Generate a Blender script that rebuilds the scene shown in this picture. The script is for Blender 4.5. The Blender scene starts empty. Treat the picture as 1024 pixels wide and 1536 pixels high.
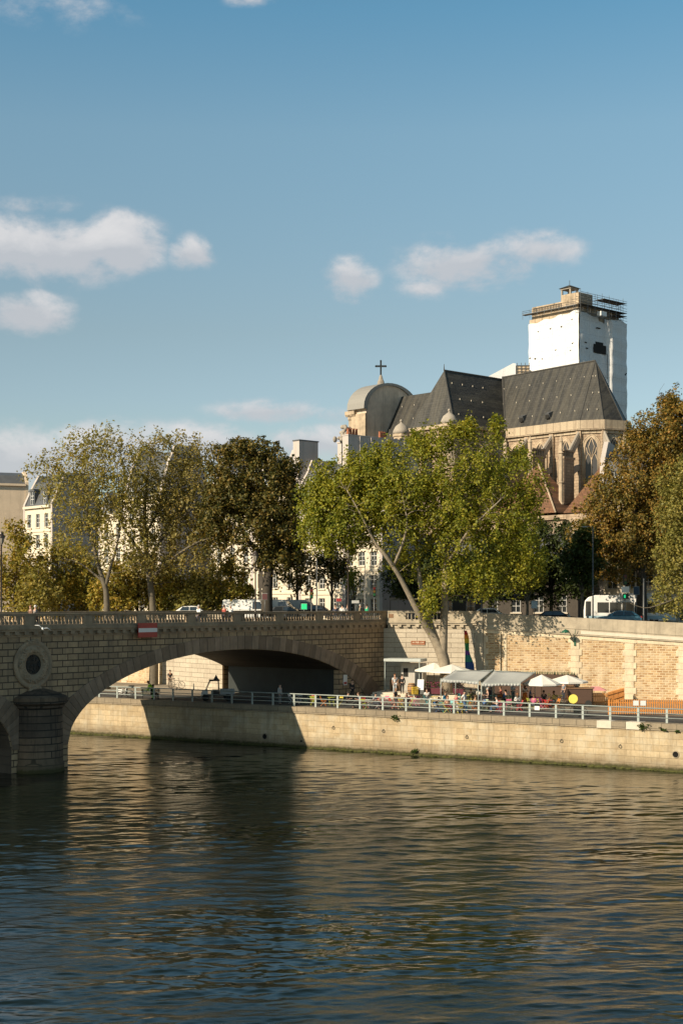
import bpy, math, random
import numpy as np
from mathutils import Vector, Matrix
R = math.radians
SC = bpy.context.scene
COL = SC.collection
F, HZ, EYE = 2133.0, 905.0, 12.0          # focal length and horizon of the photograph (in its pixels), eye height over the river

def at(u, v, Y):                           # the point at distance Y that the photograph shows at u, v
    return Vector(((u - 512) / F * Y, Y, EYE - (v - HZ) / F * Y))

def on(u, v, z):                           # the point of height z that the photograph shows at u, v
    Y = (EYE - z) * F / (v - HZ)
    return Vector(((u - 512) / F * Y, Y, z))

# ------------------------------------------------------------------ objects
def tag(o, label=None, cat=None, group=None, kind=None):
    if label: o['label'] = label
    if cat: o['category'] = cat
    if group: o['group'] = group
    if kind: o['kind'] = kind
    return o

def thing(name, label, cat, loc=(0, 0, 0), rz=0.0, group=None):
    o = bpy.data.objects.new(name, None)
    COL.objects.link(o)
    o.location = loc
    o.rotation_euler = (0, 0, rz)
    o.empty_display_size = 0.2
    if 'wall' in name: o['kind'] = 'thing'
    return tag(o, label, cat, group)

def copy_tree(o, parent=None):
    c = o.copy()
    COL.objects.link(c)
    if parent is not None: c.parent = parent
    for ch in list(o.children): copy_tree(ch, c)
    return c

class MB:
    def __init__(s): s.v = []; s.f = []
    def add(s, vs, fs):
        b = len(s.v); s.v += [tuple(p) for p in vs]; s.f += [tuple(i + b for i in f) for f in fs]; return s
    def quad(s, a, b, c, d): return s.add([a, b, c, d], [(0, 1, 2, 3)])
    def poly(s, pts): return s.add(pts, [tuple(range(len(pts)))])
    def hexa(s, p):                        # 8 corners: bottom ring 0-3, top ring 4-7
        return s.add(p, [(3, 2, 1, 0), (4, 5, 6, 7), (0, 1, 5, 4), (1, 2, 6, 5), (2, 3, 7, 6), (3, 0, 4, 7)])
    def box(s, x0, x1, y0, y1, z0, z1):
        return s.hexa([(x0, y0, z0), (x1, y0, z0), (x1, y1, z0), (x0, y1, z0), (x0, y0, z1), (x1, y0, z1), (x1, y1, z1), (x0, y1, z1)])
    def cbox(s, c, d, rz=0):
        ca, sa = math.cos(rz), math.sin(rz); p = []
        for z in (-1, 1):
            for x, y in ((-1, -1), (1, -1), (1, 1), (-1, 1)):
                X, Y = x * d[0] / 2, y * d[1] / 2
                p.append((c[0] + X * ca - Y * sa, c[1] + X * sa + Y * ca, c[2] + z * d[2] / 2))
        return s.hexa(p)
    def prism(s, poly, y0, y1):            # outline in x,z pushed through y
        n = len(poly); vs = [(x, y0, z) for x, z in poly] + [(x, y1, z) for x, z in poly]
        fs = [tuple(range(n)), tuple(range(2 * n - 1, n - 1, -1))] + [(i, i + n, (i + 1) % n + n, (i + 1) % n) for i in range(n)]
        return s.add(vs, fs)
    def slab(s, poly, z0, z1):             # outline in x,y pushed up
        n = len(poly); vs = [(x, y, z0) for x, y in poly] + [(x, y, z1) for x, y in poly]
        fs = [tuple(range(n - 1, -1, -1)), tuple(range(n, 2 * n))] + [(i, (i + 1) % n, (i + 1) % n + n, i + n) for i in range(n)]
        return s.add(vs, fs)
    def tube(s, pts, r, n=6, cap=True):
        pts = [Vector(p) for p in pts]; m = len(pts)
        rs = r if isinstance(r, (list, tuple)) else [r] * m
        vs = []; prev = None
        for i, p in enumerate(pts):
            t = (pts[min(i + 1, m - 1)] - pts[max(i - 1, 0)])
            t = t.normalized() if t.length > 1e-9 else Vector((0, 0, 1))
            a = prev if prev is not None else (Vector((1, 0, 0)) if abs(t.x) < 0.9 else Vector((0, 1, 0)))
            a = (a - t * a.dot(t)); a = a.normalized() if a.length > 1e-6 else t.orthogonal().normalized()
            prev = a; b = t.cross(a)
            for k in range(n):
                th = 2 * math.pi * k / n
                vs.append(p + (a * math.cos(th) + b * math.sin(th)) * rs[i])
        fs = [(i * n + k, i * n + (k + 1) % n, (i + 1) * n + (k + 1) % n, (i + 1) * n + k) for i in range(m - 1) for k in range(n)]
        if cap: fs += [tuple(range(n - 1, -1, -1)), tuple(range((m - 1) * n, m * n))]
        return s.add(vs, fs)
    def lathe(s, prof, c=(0, 0, 0), n=12, a0=0.0, a1=2 * math.pi):
        full = abs(a1 - a0 - 2 * math.pi) < 1e-6; k = n if full else n + 1; vs = []
        for r, z in prof:
            for i in range(k):
                th = a0 + (a1 - a0) * i / n
                vs.append((c[0] + r * math.cos(th), c[1] + r * math.sin(th), c[2] + z))
        fs = [(j * k + i, j * k + (i + 1) % k, (j + 1) * k + (i + 1) % k, (j + 1) * k + i)
              for j in range(len(prof) - 1) for i in range(n)]
        if full and prof[0][0] > 1e-6: fs.append(tuple(range(k - 1, -1, -1)))
        if full and prof[-1][0] > 1e-6: fs.append(tuple(range((len(prof) - 1) * k, len(prof) * k)))
        return s.add(vs, fs)
    def ell(s, c, r, n=10, m=6):
        return s.lathe([(max(1e-4, math.sin(math.pi * j / m)), -math.cos(math.pi * j / m)) for j in range(m + 1)], (0, 0, 0), n)._fit(n, m, c, r)
    def _fit(s, n, m, c, r):
        k = n * (m + 1)
        for i in range(len(s.v) - k, len(s.v)):
            x, y, z = s.v[i]; s.v[i] = (c[0] + x * r[0], c[1] + y * r[1], c[2] + z * r[2])
        return s
    def build(s, name, m, parent=None, smooth=False, bevel=0.0, kind=None):
        me = bpy.data.meshes.new(name)
        me.from_pydata(s.v, [], s.f); me.update()
        if smooth: me.polygons.foreach_set('use_smooth', [True] * len(me.polygons))
        for q in (m if isinstance(m, (list, tuple)) else [m]): me.materials.append(q)
        o = bpy.data.objects.new(name, me); COL.objects.link(o)
        if parent is not None: o.parent = parent
        if bevel:
            b = o.modifiers.new('b', 'BEVEL'); b.width = bevel; b.segments = 2; b.limit_method = 'ANGLE'
        if kind: o['kind'] = kind
        return o

def np_mesh(name, co, quads, m, parent=None, smooth=False):
    me = bpy.data.meshes.new(name); co = np.asarray(co, np.float32); q = np.asarray(quads, np.int32)
    me.vertices.add(len(co)); me.vertices.foreach_set('co', co.ravel())
    me.loops.add(q.size); me.loops.foreach_set('vertex_index', q.ravel())
    me.polygons.add(len(q)); me.polygons.foreach_set('loop_start', np.arange(len(q), dtype=np.int32) * q.shape[1])
    if smooth: me.polygons.foreach_set('use_smooth', np.ones(len(q), bool))
    me.update(calc_edges=True); me.validate()
    me.materials.append(m)
    o = bpy.data.objects.new(name, me); COL.objects.link(o)
    if parent is not None: o.parent = parent
    return o

# ------------------------------------------------------------------ materials
class N:
    def __init__(s, name):
        s.m = bpy.data.materials.new(name); s.m.use_nodes = True
        s.t = s.m.node_tree; s.n = s.t.nodes; s.l = s.t.links
        s.b = s.n['Principled BSDF']; s.out = s.n['Material Output']
    def new(s, t, **k):
        o = s.n.new(t)
        for a, v in k.items():
            if hasattr(o, a): setattr(o, a, v)
        return o
    def put(s, sock, v):
        if isinstance(v, bpy.types.NodeSocket): s.l.new(v, sock)
        else: sock.default_value = v
    def coord(s, sc=(1, 1, 1), rot=(0, 0, 0)):
        c = s.new('ShaderNodeTexCoord'); mp = s.new('ShaderNodeMapping')
        mp.inputs['Scale'].default_value = sc; mp.inputs['Rotation'].default_value = rot
        s.l.new(c.outputs['Object'], mp.inputs['Vector']); return mp.outputs['Vector']
    def noise(s, vec, scale=1.0, detail=4, rough=0.55, dist=0.0):
        o = s.new('ShaderNodeTexNoise'); s.l.new(vec, o.inputs['Vector'])
        o.inputs['Scale'].default_value = scale; o.inputs['Detail'].default_value = detail
        o.inputs['Roughness'].default_value = rough; o.inputs['Distortion'].default_value = dist
        return o.outputs['Fac']
    def ramp(s, fac, stops):
        o = s.new('ShaderNodeValToRGB'); e = o.color_ramp.elements
        while len(e) < len(stops): e.new(0.5)
        for k, (p, c) in enumerate(stops):
            e[k].position = p; e[k].color = (c if isinstance(c, (tuple, list)) else (c, c, c))[:3] + (1,) if isinstance(c, tuple) else (c, c, c, 1)
        s.l.new(fac, o.inputs['Fac']); return o.outputs['Color']
    def mix(s, f, a, b, mode='MIX'):
        o = s.new('ShaderNodeMix'); o.data_type = 'RGBA'; o.blend_type = mode
        s.put(o.inputs[0], f)
        for sk, v in ((o.inputs[6], a), (o.inputs[7], b)):
            s.put(sk, v if isinstance(v, bpy.types.NodeSocket) else tuple(v[:3]) + (1,))
        return o.outputs[2]
    def math(s, op, a, b=0.0, c=0.0, clamp=False):
        o = s.new('ShaderNodeMath'); o.operation = op; o.use_clamp = clamp
        for i, v in enumerate((a, b, c)): s.put(o.inputs[i], v)
        return o.outputs[0]
    def bump(s, h, dist=0.02, strength=1.0):
        o = s.new('ShaderNodeBump'); o.inputs['Distance'].default_value = dist; o.inputs['Strength'].default_value = strength
        s.l.new(h, o.inputs['Height']); s.l.new(o.outputs['Normal'], s.b.inputs['Normal']); return o
    def done(s, col=None, rough=0.8, metal=0.0, spec=None):
        if col is not None: s.put(s.b.inputs['Base Color'], col if isinstance(col, bpy.types.NodeSocket) else tuple(col[:3]) + (1,))
        s.put(s.b.inputs['Roughness'], rough); s.b.inputs['Metallic'].default_value = metal
        if spec is not None: s.b.inputs['Specular IOR Level'].default_value = spec
        return s.m

def sc3(c, k): return tuple(min(1.0, x * k) for x in c)

def plain(name, c, rough=0.6, var=0.15, scale=3.0, metal=0.0, bump=0.0):
    m = N(name); v = m.coord(); f = m.noise(v, scale, 5, 0.6)
    col = m.ramp(f, [(0.25, sc3(c, 1 - var)), (0.75, sc3(c, 1 + var))])
    if bump: m.bump(m.noise(v, scale * 6, 4), bump)
    return m.done(col, rough, metal)

def blocks(name, c1, c2, mortar, bw, bh, ms=0.012, grime=0.5, streak=0.5, bump=0.015, grimecol=(0.10, 0.085, 0.065), patch=None, algae=False, rough=0.85, off=0.5, side=False):
    """Coursed stone, laid in the object's own x (along) and z (up)."""
    m = N(name); v = m.coord()
    sx = m.new('ShaderNodeSeparateXYZ'); m.l.new(v, sx.inputs[0])
    cx = m.new('ShaderNodeCombineXYZ')
    m.l.new(m.math('ADD', sx.outputs['X'], sx.outputs['Y']) if side else sx.outputs['X'], cx.inputs[0]); m.l.new(sx.outputs['Z'], cx.inputs[1])
    wob = m.noise(v, 0.9, 2)
    jit = m.new('ShaderNodeVectorMath'); jit.operation = 'ADD'
    w3 = m.new('ShaderNodeCombineXYZ'); m.l.new(m.math('MULTIPLY', m.math('SUBTRACT', wob, 0.5), 0.04), w3.inputs[1])
    m.l.new(cx.outputs[0], jit.inputs[0]); m.l.new(w3.outputs[0], jit.inputs[1])
    b = m.new('ShaderNodeTexBrick'); m.l.new(jit.outputs[0], b.inputs['Vector'])
    b.offset = off; b.squash = 1.0
    b.inputs['Color1'].default_value = c1 + (1,); b.inputs['Color2'].default_value = c2 + (1,); b.inputs['Mortar'].default_value = mortar + (1,)
    b.inputs['Scale'].default_value = 1.0; b.inputs['Mortar Size'].default_value = ms; b.inputs['Mortar Smooth'].default_value = 0.2
    b.inputs['Brick Width'].default_value = bw; b.inputs['Row Height'].default_value = bh
    col = b.outputs['Color']
    fine = m.noise(v, 5.0, 6, 0.65)
    col = m.mix(0.45, col, m.ramp(fine, [(0.3, (0.45, 0.45, 0.45)), (0.7, (1.0, 1.0, 1.0))]), 'MULTIPLY')
    big = m.noise(v, 0.33, 5, 0.6)
    if patch: col = m.mix(m.ramp(m.noise(v, 0.6, 4, 0.7), [(0.46, 0.0), (0.62, 0.7)]), col, patch)
    col = m.mix(m.math('MULTIPLY', m.ramp(big, [(0.42, 0.0), (0.75, 1.0)]), grime), col, grimecol)
    st = m.noise(m.coord((1.6, 1.6, 0.12)), 1.0, 5, 0.7)
    col = m.mix(m.math('MULTIPLY', m.ramp(st, [(0.5, 0.0), (0.72, 1.0)]), streak), col, grimecol)
    if algae:
        h = m.math('ADD', sx.outputs['Z'], m.math('MULTIPLY', m.math('SUBTRACT', m.noise(v, 1.2, 5, 0.7), 0.5), 0.9))
        col = m.mix(m.ramp(m.math('MULTIPLY', h, 0.5), [(0.05, 0.85), (0.62, 0.0)]), col, (0.13, 0.10, 0.06))
        g = m.math('ADD', sx.outputs['Z'], m.math('MULTIPLY', m.math('SUBTRACT', m.noise(v, 2.0, 5, 0.7), 0.5), 0.5))
        col = m.mix(m.ramp(g, [(0.16, 1.0), (0.36, 0.0)]), col, (0.05, 0.046, 0.013))
    hgt = m.math('ADD', m.math('MULTIPLY', b.outputs['Fac'], -1.0), m.math('MULTIPLY', fine, 0.5))
    m.bump(hgt, bump)
    return m.done(col, rough)

def stone(name, c, var=0.25, grime=0.4, scale=1.5, streak=0.4, island=False, bump=0.01):
    m = N(name); v = m.coord(); f = m.noise(v, scale, 6, 0.65)
    col = m.ramp(f, [(0.25, sc3(c, 1 - var)), (0.75, sc3(c, 1 + var))])
    if island:
        g = m.new('ShaderNodeNewGeometry')
        col = m.mix(0.8, col, m.ramp(g.outputs['Random Per Island'], [(0, (0.45, 0.43, 0.40)), (1, (1, 1, 1))]), 'MULTIPLY')
    st = m.noise(m.coord((1.8, 1.8, 0.15)), 1.0, 5, 0.7)
    col = m.mix(m.math('MULTIPLY', m.ramp(st, [(0.5, 0.0), (0.75, 1.0)]), streak), col, (0.09, 0.078, 0.06))
    col = m.mix(m.math('MULTIPLY', m.ramp(m.noise(v, 0.5, 4), [(0.45, 0.0), (0.8, 1.0)]), grime), col, (0.11, 0.095, 0.075))
    m.bump(m.noise(v, 9, 5), bump); return m.done(col, 0.88)

def slate(name, c, rows=0.28, tint=(0.20, 0.19, 0.15), light=0.5):
    m = N(name); v = m.coord(); sx = m.new('ShaderNodeSeparateXYZ'); m.l.new(v, sx.inputs[0])
    cx = m.new('ShaderNodeCombineXYZ'); m.l.new(m.math('ADD', sx.outputs['X'], m.math('MULTIPLY', sx.outputs['Y'], 0.6)), cx.inputs[0]); m.l.new(sx.outputs['Z'], cx.inputs[1])
    b = m.new('ShaderNodeTexBrick'); m.l.new(cx.outputs[0], b.inputs['Vector'])
    b.inputs['Color1'].default_value = sc3(c, 0.7) + (1,); b.inputs['Color2'].default_value = sc3(c, 1.3) + (1,); b.inputs['Mortar'].default_value = sc3(c, 0.35) + (1,)
    b.inputs['Scale'].default_value = 1; b.inputs['Brick Width'].default_value = rows * 1.2; b.inputs['Row Height'].default_value = rows; b.inputs['Mortar Size'].default_value = 0.02
    col = b.outputs['Color']
    st = m.noise(m.coord((1.3, 0.10, 0.05)), 1.0, 6, 0.8)
    col = m.mix(m.math('MULTIPLY', m.ramp(st, [(0.42, 0.0), (0.72, 1.0)]), light), col, tint)
    col = m.mix(0.5, col, m.ramp(m.noise(v, 2.5, 6, 0.7), [(0.3, (0.5, 0.5, 0.5)), (0.7, (1, 1, 1))]), 'MULTIPLY')
    m.bump(b.outputs['Fac'], 0.02, 0.4)
    return m.done(col, 0.6)

def leafmat(name, cols, trans=0.35, clump=0.25):
    m = N(name); g = m.new('ShaderNodeNewGeometry'); v = m.coord()
    r = m.math('ADD', m.math('MULTIPLY', g.outputs['Random Per Island'], 0.6), m.math('MULTIPLY', m.noise(v, clump, 3, 0.6), 0.8))
    r = m.math('SUBTRACT', r, 0.2, clamp=True)
    k = len(cols) - 1
    col = m.ramp(r, [(0.08 + 0.84 * i / k, c) for i, c in enumerate(cols)])
    m.done(col, 0.55, 0, 0.35)
    tr = m.new('ShaderNodeBsdfTranslucent'); m.l.new(m.mix(1.0, col, (1.0, 0.95, 0.45), 'MULTIPLY'), tr.inputs['Color'])
    mx = m.new('ShaderNodeMixShader'); mx.inputs[0].default_value = trans
    m.l.new(m.b.outputs[0], mx.inputs[1]); m.l.new(tr.outputs[0], mx.inputs[2]); m.l.new(mx.outputs[0], m.out.inputs['Surface'])
    return m.m

def glassmat(name, c=(0.02, 0.025, 0.03), rough=0.08):
    return N(name).done(c, rough, 0, 0.8)

M = {}
M['ashlar'] = blocks('bridge ashlar', (0.60, 0.425, 0.25), (0.42, 0.295, 0.175), (0.09, 0.065, 0.045), 1.0, 0.46, 0.042, 0.6, 0.55)
M['voussoir'] = stone('arch stone', (0.37, 0.265, 0.185), 0.25, 0.45, 1.2, 0.5, True)
M['trim'] = stone('bridge cornice stone', (0.38, 0.285, 0.19), 0.25, 0.5, 1.6, 0.5)
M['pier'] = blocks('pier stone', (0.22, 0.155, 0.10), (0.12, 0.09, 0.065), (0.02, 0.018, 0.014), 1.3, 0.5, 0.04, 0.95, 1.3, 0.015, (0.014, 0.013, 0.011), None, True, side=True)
M['quaywall'] = blocks('quay wall stone', (0.62, 0.49, 0.31), (0.47, 0.36, 0.215), (0.37, 0.29, 0.18), 1.25, 0.46, 0.012, 0.5, 0.62, 0.012, (0.20, 0.145, 0.085), (0.52, 0.46, 0.34), True)
M['coping'] = blocks('quay coping stone', (0.36, 0.29, 0.20), (0.29, 0.24, 0.17), (0.10, 0.085, 0.06), 1.9, 3.0, 0.014, 0.45, 0.35, 0.012, (0.13, 0.105, 0.075))
M['newstone'] = stone('pale new stone', (0.60, 0.54, 0.44), 0.1, 0.1, 2, 0.15)
M['brickwall'] = blocks('ochre rubble courses', (0.70, 0.50, 0.27), (0.33, 0.165, 0.06), (0.68, 0.53, 0.34), 0.52, 0.215, 0.045, 0.4, 0.4, 0.02, (0.27, 0.19, 0.11), (0.64, 0.53, 0.37))
M['quoin'] = stone('quoin limestone', (0.66, 0.55, 0.39), 0.2, 0.3, 2.2, 0.45)
M['abut'] = blocks('abutment limestone', (0.60, 0.53, 0.42), (0.52, 0.455, 0.36), (0.24, 0.20, 0.15), 2.2, 0.46, 0.022, 0.3, 0.35, 0.015, (0.22, 0.175, 0.13))
M['parapet'] = stone('parapet stone', (0.42, 0.36, 0.27), 0.22, 0.4, 1.3, 0.45)
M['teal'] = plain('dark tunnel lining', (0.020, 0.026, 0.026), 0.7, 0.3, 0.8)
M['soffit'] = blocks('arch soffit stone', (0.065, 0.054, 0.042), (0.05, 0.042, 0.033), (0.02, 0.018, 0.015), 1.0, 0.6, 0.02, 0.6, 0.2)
M['asphalt'] = plain('asphalt', (0.055, 0.053, 0.05), 0.9, 0.25, 2.0, 0, 0.004)
M['paving'] = plain('quay paving', (0.21, 0.18, 0.14), 0.9, 0.25, 0.7, 0, 0.004)
M['terrace'] = plain('terrace boards', (0.30, 0.23, 0.15), 0.8, 0.25, 1.2)
M['rail'] = plain('grey railing paint', (0.34, 0.38, 0.36), 0.5, 0.12, 4)
M['slate'] = slate('church slate', (0.034, 0.034, 0.033), 0.34, (0.16, 0.145, 0.11), 0.6)
M['lead'] = plain('dark ridge lead', (0.06, 0.058, 0.054), 0.6)
M['zinc'] = plain('zinc roofing', (0.10, 0.105, 0.112), 0.45, 0.2, 0.8)
M['tile'] = blocks('clay roof tile', (0.34, 0.17, 0.085), (0.22, 0.10, 0.05), (0.10, 0.05, 0.03), 0.22, 0.2, 0.03, 0.5, 0.4, 0.02, (0.11, 0.07, 0.045))
M['church'] = blocks('church limestone', (0.52, 0.40, 0.28), (0.42, 0.32, 0.22), (0.18, 0.13, 0.09), 0.8, 0.38, 0.02, 0.65, 0.85, 0.012, (0.17, 0.12, 0.085), side=True)
M['churchcourse'] = blocks('church parapet course', (0.56, 0.46, 0.33), (0.48, 0.39, 0.28), (0.16, 0.12, 0.085), 1.15, 1.2, 0.03, 0.35, 0.6, 0.012, (0.17, 0.12, 0.085), side=True)
M['churchtrim'] = stone('church carved stone', (0.48, 0.38, 0.27), 0.3, 0.5, 1.4, 0.75)
M['churchgrey'] = stone('weathered church stone', (0.36, 0.32, 0.27), 0.2, 0.4, 1.0, 0.5)
M['tarp'] = blocks('white scaffold sheeting', (0.80, 0.81, 0.83), (0.76, 0.77, 0.79), (0.60, 0.61, 0.63), 2.5, 2.0, 0.03, 0.10, 0.10, 0.004, (0.5, 0.49, 0.47), rough=0.55, off=0.0, side=True)
M['darkhole'] = plain('dark opening', (0.015, 0.014, 0.013), 0.9, 0.2)
M['steel'] = plain('scaffold steel', (0.16, 0.17, 0.18), 0.45, 0.3, 3, 0.5)
M['deck'] = plain('scaffold boards', (0.10, 0.09, 0.075), 0.85, 0.3, 2)
M['iron'] = plain('black cast iron', (0.018, 0.02, 0.02), 0.45, 0.3, 5)
M['white'] = plain('white paint', (0.78, 0.78, 0.77), 0.4, 0.04, 2)
M['cream'] = stone('cream facade', (0.70, 0.62, 0.49), 0.08, 0.12, 0.8, 0.2)
M['plaster'] = stone('pale party wall', (0.50, 0.45, 0.42), 0.08, 0.2, 0.5, 0.3)
M['beige'] = stone('beige gable plaster', (0.68, 0.55, 0.41), 0.08, 0.25, 0.35, 0.2)
M['glass'] = glassmat('window glass'); M['leadglass'] = glassmat('dark leaded glass', (0.012, 0.011, 0.012), 0.45)
M['shop'] = stone('shade toned shop fronts', (0.07, 0.06, 0.05), 0.2, 0.3)  # dark base colour stands in for shade on the street building
M['frame'] = plain('pale joinery', (0.55, 0.55, 0.53), 0.5, 0.08)
M['pot'] = plain('terracotta chimney pots', (0.36, 0.13, 0.065), 0.8, 0.25, 4)
M['bark'] = stone('grey bark', (0.27, 0.225, 0.165), 0.35, 0.3, 3.0, 0.3, False, 0.03)
M['barkdark'] = stone('dark bark', (0.045, 0.037, 0.028), 0.35, 0.3, 3.0, 0.3, False, 0.03)
M['barkpale'] = stone('pale twig bark', (0.13, 0.11, 0.08), 0.3, 0.2, 3.0, 0.3, False, 0.02)
M['canvas'] = plain('grey awning canvas', (0.40, 0.41, 0.40), 0.8, 0.06, 1.5)
M['umbrella'] = plain('white parasol cloth', (0.80, 0.77, 0.70), 0.8, 0.05, 1.5)
M['wood'] = plain('brown wood', (0.20, 0.11, 0.055), 0.7, 0.3, 6)
M['orange'] = plain('orange barrier wood', (0.62, 0.25, 0.055), 0.65, 0.25, 4)
M['tyre'] = plain('tyre rubber', (0.02, 0.02, 0.02), 0.85, 0.2)
M['chrome'] = plain('bright metal', (0.6, 0.6, 0.6), 0.25, 0.05, 2, 0.9)
M['red'] = plain('sign red', (0.42, 0.04, 0.03), 0.5, 0.2)
M['moss'] = plain('moss', (0.06, 0.062, 0.014), 0.95, 0.5, 3)
def paint(name, c, rough=0.35):
    if name not in M: M[name] = plain(name, c, rough, 0.08, 3)
    return M[name]

# ------------------------------------------------------------------ camera, sun, sky
cam_d = bpy.data.cameras.new('camera'); cam = bpy.data.objects.new('camera', cam_d); COL.objects.link(cam)
cam.location = (0, 0, EYE); cam.rotation_euler = (R(90), 0, 0)
cam_d.sensor_fit = 'HORIZONTAL'; cam_d.sensor_width = 36; cam_d.lens = 36 * F / 1024
cam_d.shift_y = (HZ - 768) / 1024; cam_d.clip_end = 6000; cam_d.clip_start = 0.5
SC.camera = cam
SUN_EL, SUN_AZ = R(28), math.atan2(-0.786, -0.618)         # azimuth clockwise from +Y
to_sun = Vector((math.sin(SUN_AZ) * math.cos(SUN_EL), math.cos(SUN_AZ) * math.cos(SUN_EL), math.sin(SUN_EL)))
sd = bpy.data.lights.new('sun', 'SUN'); sd.energy = 4.6; sd.angle = R(0.5); sd.color = (1.0, 0.84, 0.62)
sun = bpy.data.objects.new('sun', sd); COL.objects.link(sun); sun.rotation_euler = to_sun.to_track_quat('Z', 'Y').to_euler()

W = bpy.data.worlds.new('World'); SC.world = W; W.use_nodes = True
class WN(N):
    def __init__(s): s.t = W.node_tree; s.n = s.t.nodes; s.l = s.t.links
w = WN(); bg = w.n['Background']
sky = w.new('ShaderNodeTexSky'); sky.sky_type = 'NISHITA'; sky.sun_disc = False
sky.sun_elevation = SUN_EL; sky.sun_rotation = SUN_AZ; sky.altitude = 50; sky.air_density = 1.0; sky.dust_density = 0.6; sky.ozone_density = 1.6
gen = w.new('ShaderNodeTexCoord'); nv = w.new('ShaderNodeVectorMath'); nv.operation = 'NORMALIZE'
w.l.new(gen.outputs['Generated'], nv.inputs[0]); sp = w.new('ShaderNodeSeparateXYZ'); w.l.new(nv.outputs[0], sp.inputs[0])
az = w.math('ARCTAN2', sp.outputs['X'], sp.outputs['Y']); el = w.math('ARCSINE', sp.outputs['Z'])
cv = w.new('ShaderNodeCombineXYZ'); w.l.new(w.math('MULTIPLY', az, 0.62), cv.inputs[0]); w.l.new(el, cv.inputs[1])
n1 = w.noise(cv.outputs[0], 26, 9, 0.62, 0.25); n2 = w.noise(cv.outputs[0], 75, 6, 0.6)
edge = w.math('ADD', w.math('MULTIPLY', w.math('SUBTRACT', n1, 0.5), 2.1), w.math('MULTIPLY', w.math('SUBTRACT', n2, 0.5), 0.9))
CLOUDS = [(40, 374, 190, 58, 1.05), (175, 364, 85, 52, 1.1), (288, 378, 42, 28, .8), (40, 466, 80, 38, .9), (522, 419, 52, 38, 1.05), (700, 394, 120, 44, .9),
          (805, 372, 80, 30, .62), (400, 617, 95, 20, .72), (30, 690, 140, 60, 1.15), (170, 674, 140, 52, 1.1), (300, 668, 100, 40, .95), (480, 664, 90, 32, .9), (60, 312, 75, 16, .3),
          (370, 0, 40, 9, .4), (90, 8, 110, 24, .2), (500, 622, 40, 14, .35), (640, 430, 46, 18, .35)]
dens = None; lift = None
for u, v, ru, rv, k in CLOUDS:
    a0 = math.atan((u - 512) / F); e0 = math.atan((HZ - v) / F * math.cos(a0))
    dx = w.math('DIVIDE', w.math('SUBTRACT', az, a0), ru / F); dy = w.math('DIVIDE', w.math('SUBTRACT', el, e0), rv / F)
    r = w.math('SQRT', w.math('ADD', w.math('MULTIPLY', dx, dx), w.math('MULTIPLY', dy, dy)))
    d = w.math('MULTIPLY', w.math('SUBTRACT', 1.0, r, clamp=False), k)
    d = w.math('MAXIMUM', d, -1.0)
    lf = w.math('MULTIPLY', dy, w.math('MAXIMUM', d, 0.0))
    dens = d if dens is None else w.math('MAXIMUM', dens, d); lift = lf if lift is None else w.math('ADD', lift, lf)
cd = w.math('ADD', dens, edge)
cmask = w.new('ShaderNodeMapRange'); cmask.interpolation_type = 'SMOOTHSTEP'
w.l.new(cd, cmask.inputs['Value']); cmask.inputs['From Min'].default_value = -0.12; cmask.inputs['From Max'].default_value = 0.65
low = w.math('MAXIMUM', dens, -0.15)
gate = w.math('MULTIPLY', w.math('ADD', low, 0.15), 3.0, clamp=True)
cfac = w.math('MULTIPLY', w.math('MULTIPLY', cmask.outputs['Result'], gate), 0.85)
SKY_TINT = (0.86, 1.06, 0.93)
grade = w.ramp(w.math('MULTIPLY', el, 1.0), [(0.0, (.66, .52, .52)), (0.142, (.675, .54, .56)), (0.188, (.685, .545, .533)), (0.319, (.70, .67, .665)), (0.397, (.46, .64, .705)), (0.62, (.34, .34, .32)), (1.0, (.32, .30, .27))])
skyc = w.mix(1.0, w.mix(1.0, sky.outputs['Color'], SKY_TINT, 'MULTIPLY'), grade, 'MULTIPLY')
hs = w.new('ShaderNodeHueSaturation'); hs.inputs['Saturation'].default_value = 0.95; w.l.new(skyc, hs.inputs['Color']); SKY_HS = hs
cl_l = w.math('ADD', w.math('MULTIPLY', lift, 1.1), w.math('MULTIPLY', w.math('SUBTRACT', n1, 0.45), 1.4), clamp=True)
cl_col = w.mix(w.math('ADD', cl_l, 0.25, clamp=True), (2.2, 2.35, 2.6), (4.5, 4.3, 4.2))
final = w.mix(cfac, hs.outputs['Color'], cl_col)
w.l.new(final, bg.inputs['Color']); bg.inputs['Strength'].default_value = 0.142

SC.view_settings.view_transform = 'Standard'; SC.view_settings.look = 'None'; SC.view_settings.exposure = 0.5; SC.view_settings.gamma = 1.0
SC.render.engine = 'CYCLES'
SC.cycles.use_denoising = True; SC.cycles.use_adaptive_sampling = False
SC.cycles.max_bounces = 6; SC.cycles.diffuse_bounces = 3; SC.cycles.glossy_bounces = 3; SC.cycles.transmission_bounces = 3; SC.cycles.transparent_max_bounces = 4
SC.cycles.sample_clamp_indirect = 8; SC.cycles.caustics_reflective = False; SC.cycles.caustics_refractive = False
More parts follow.
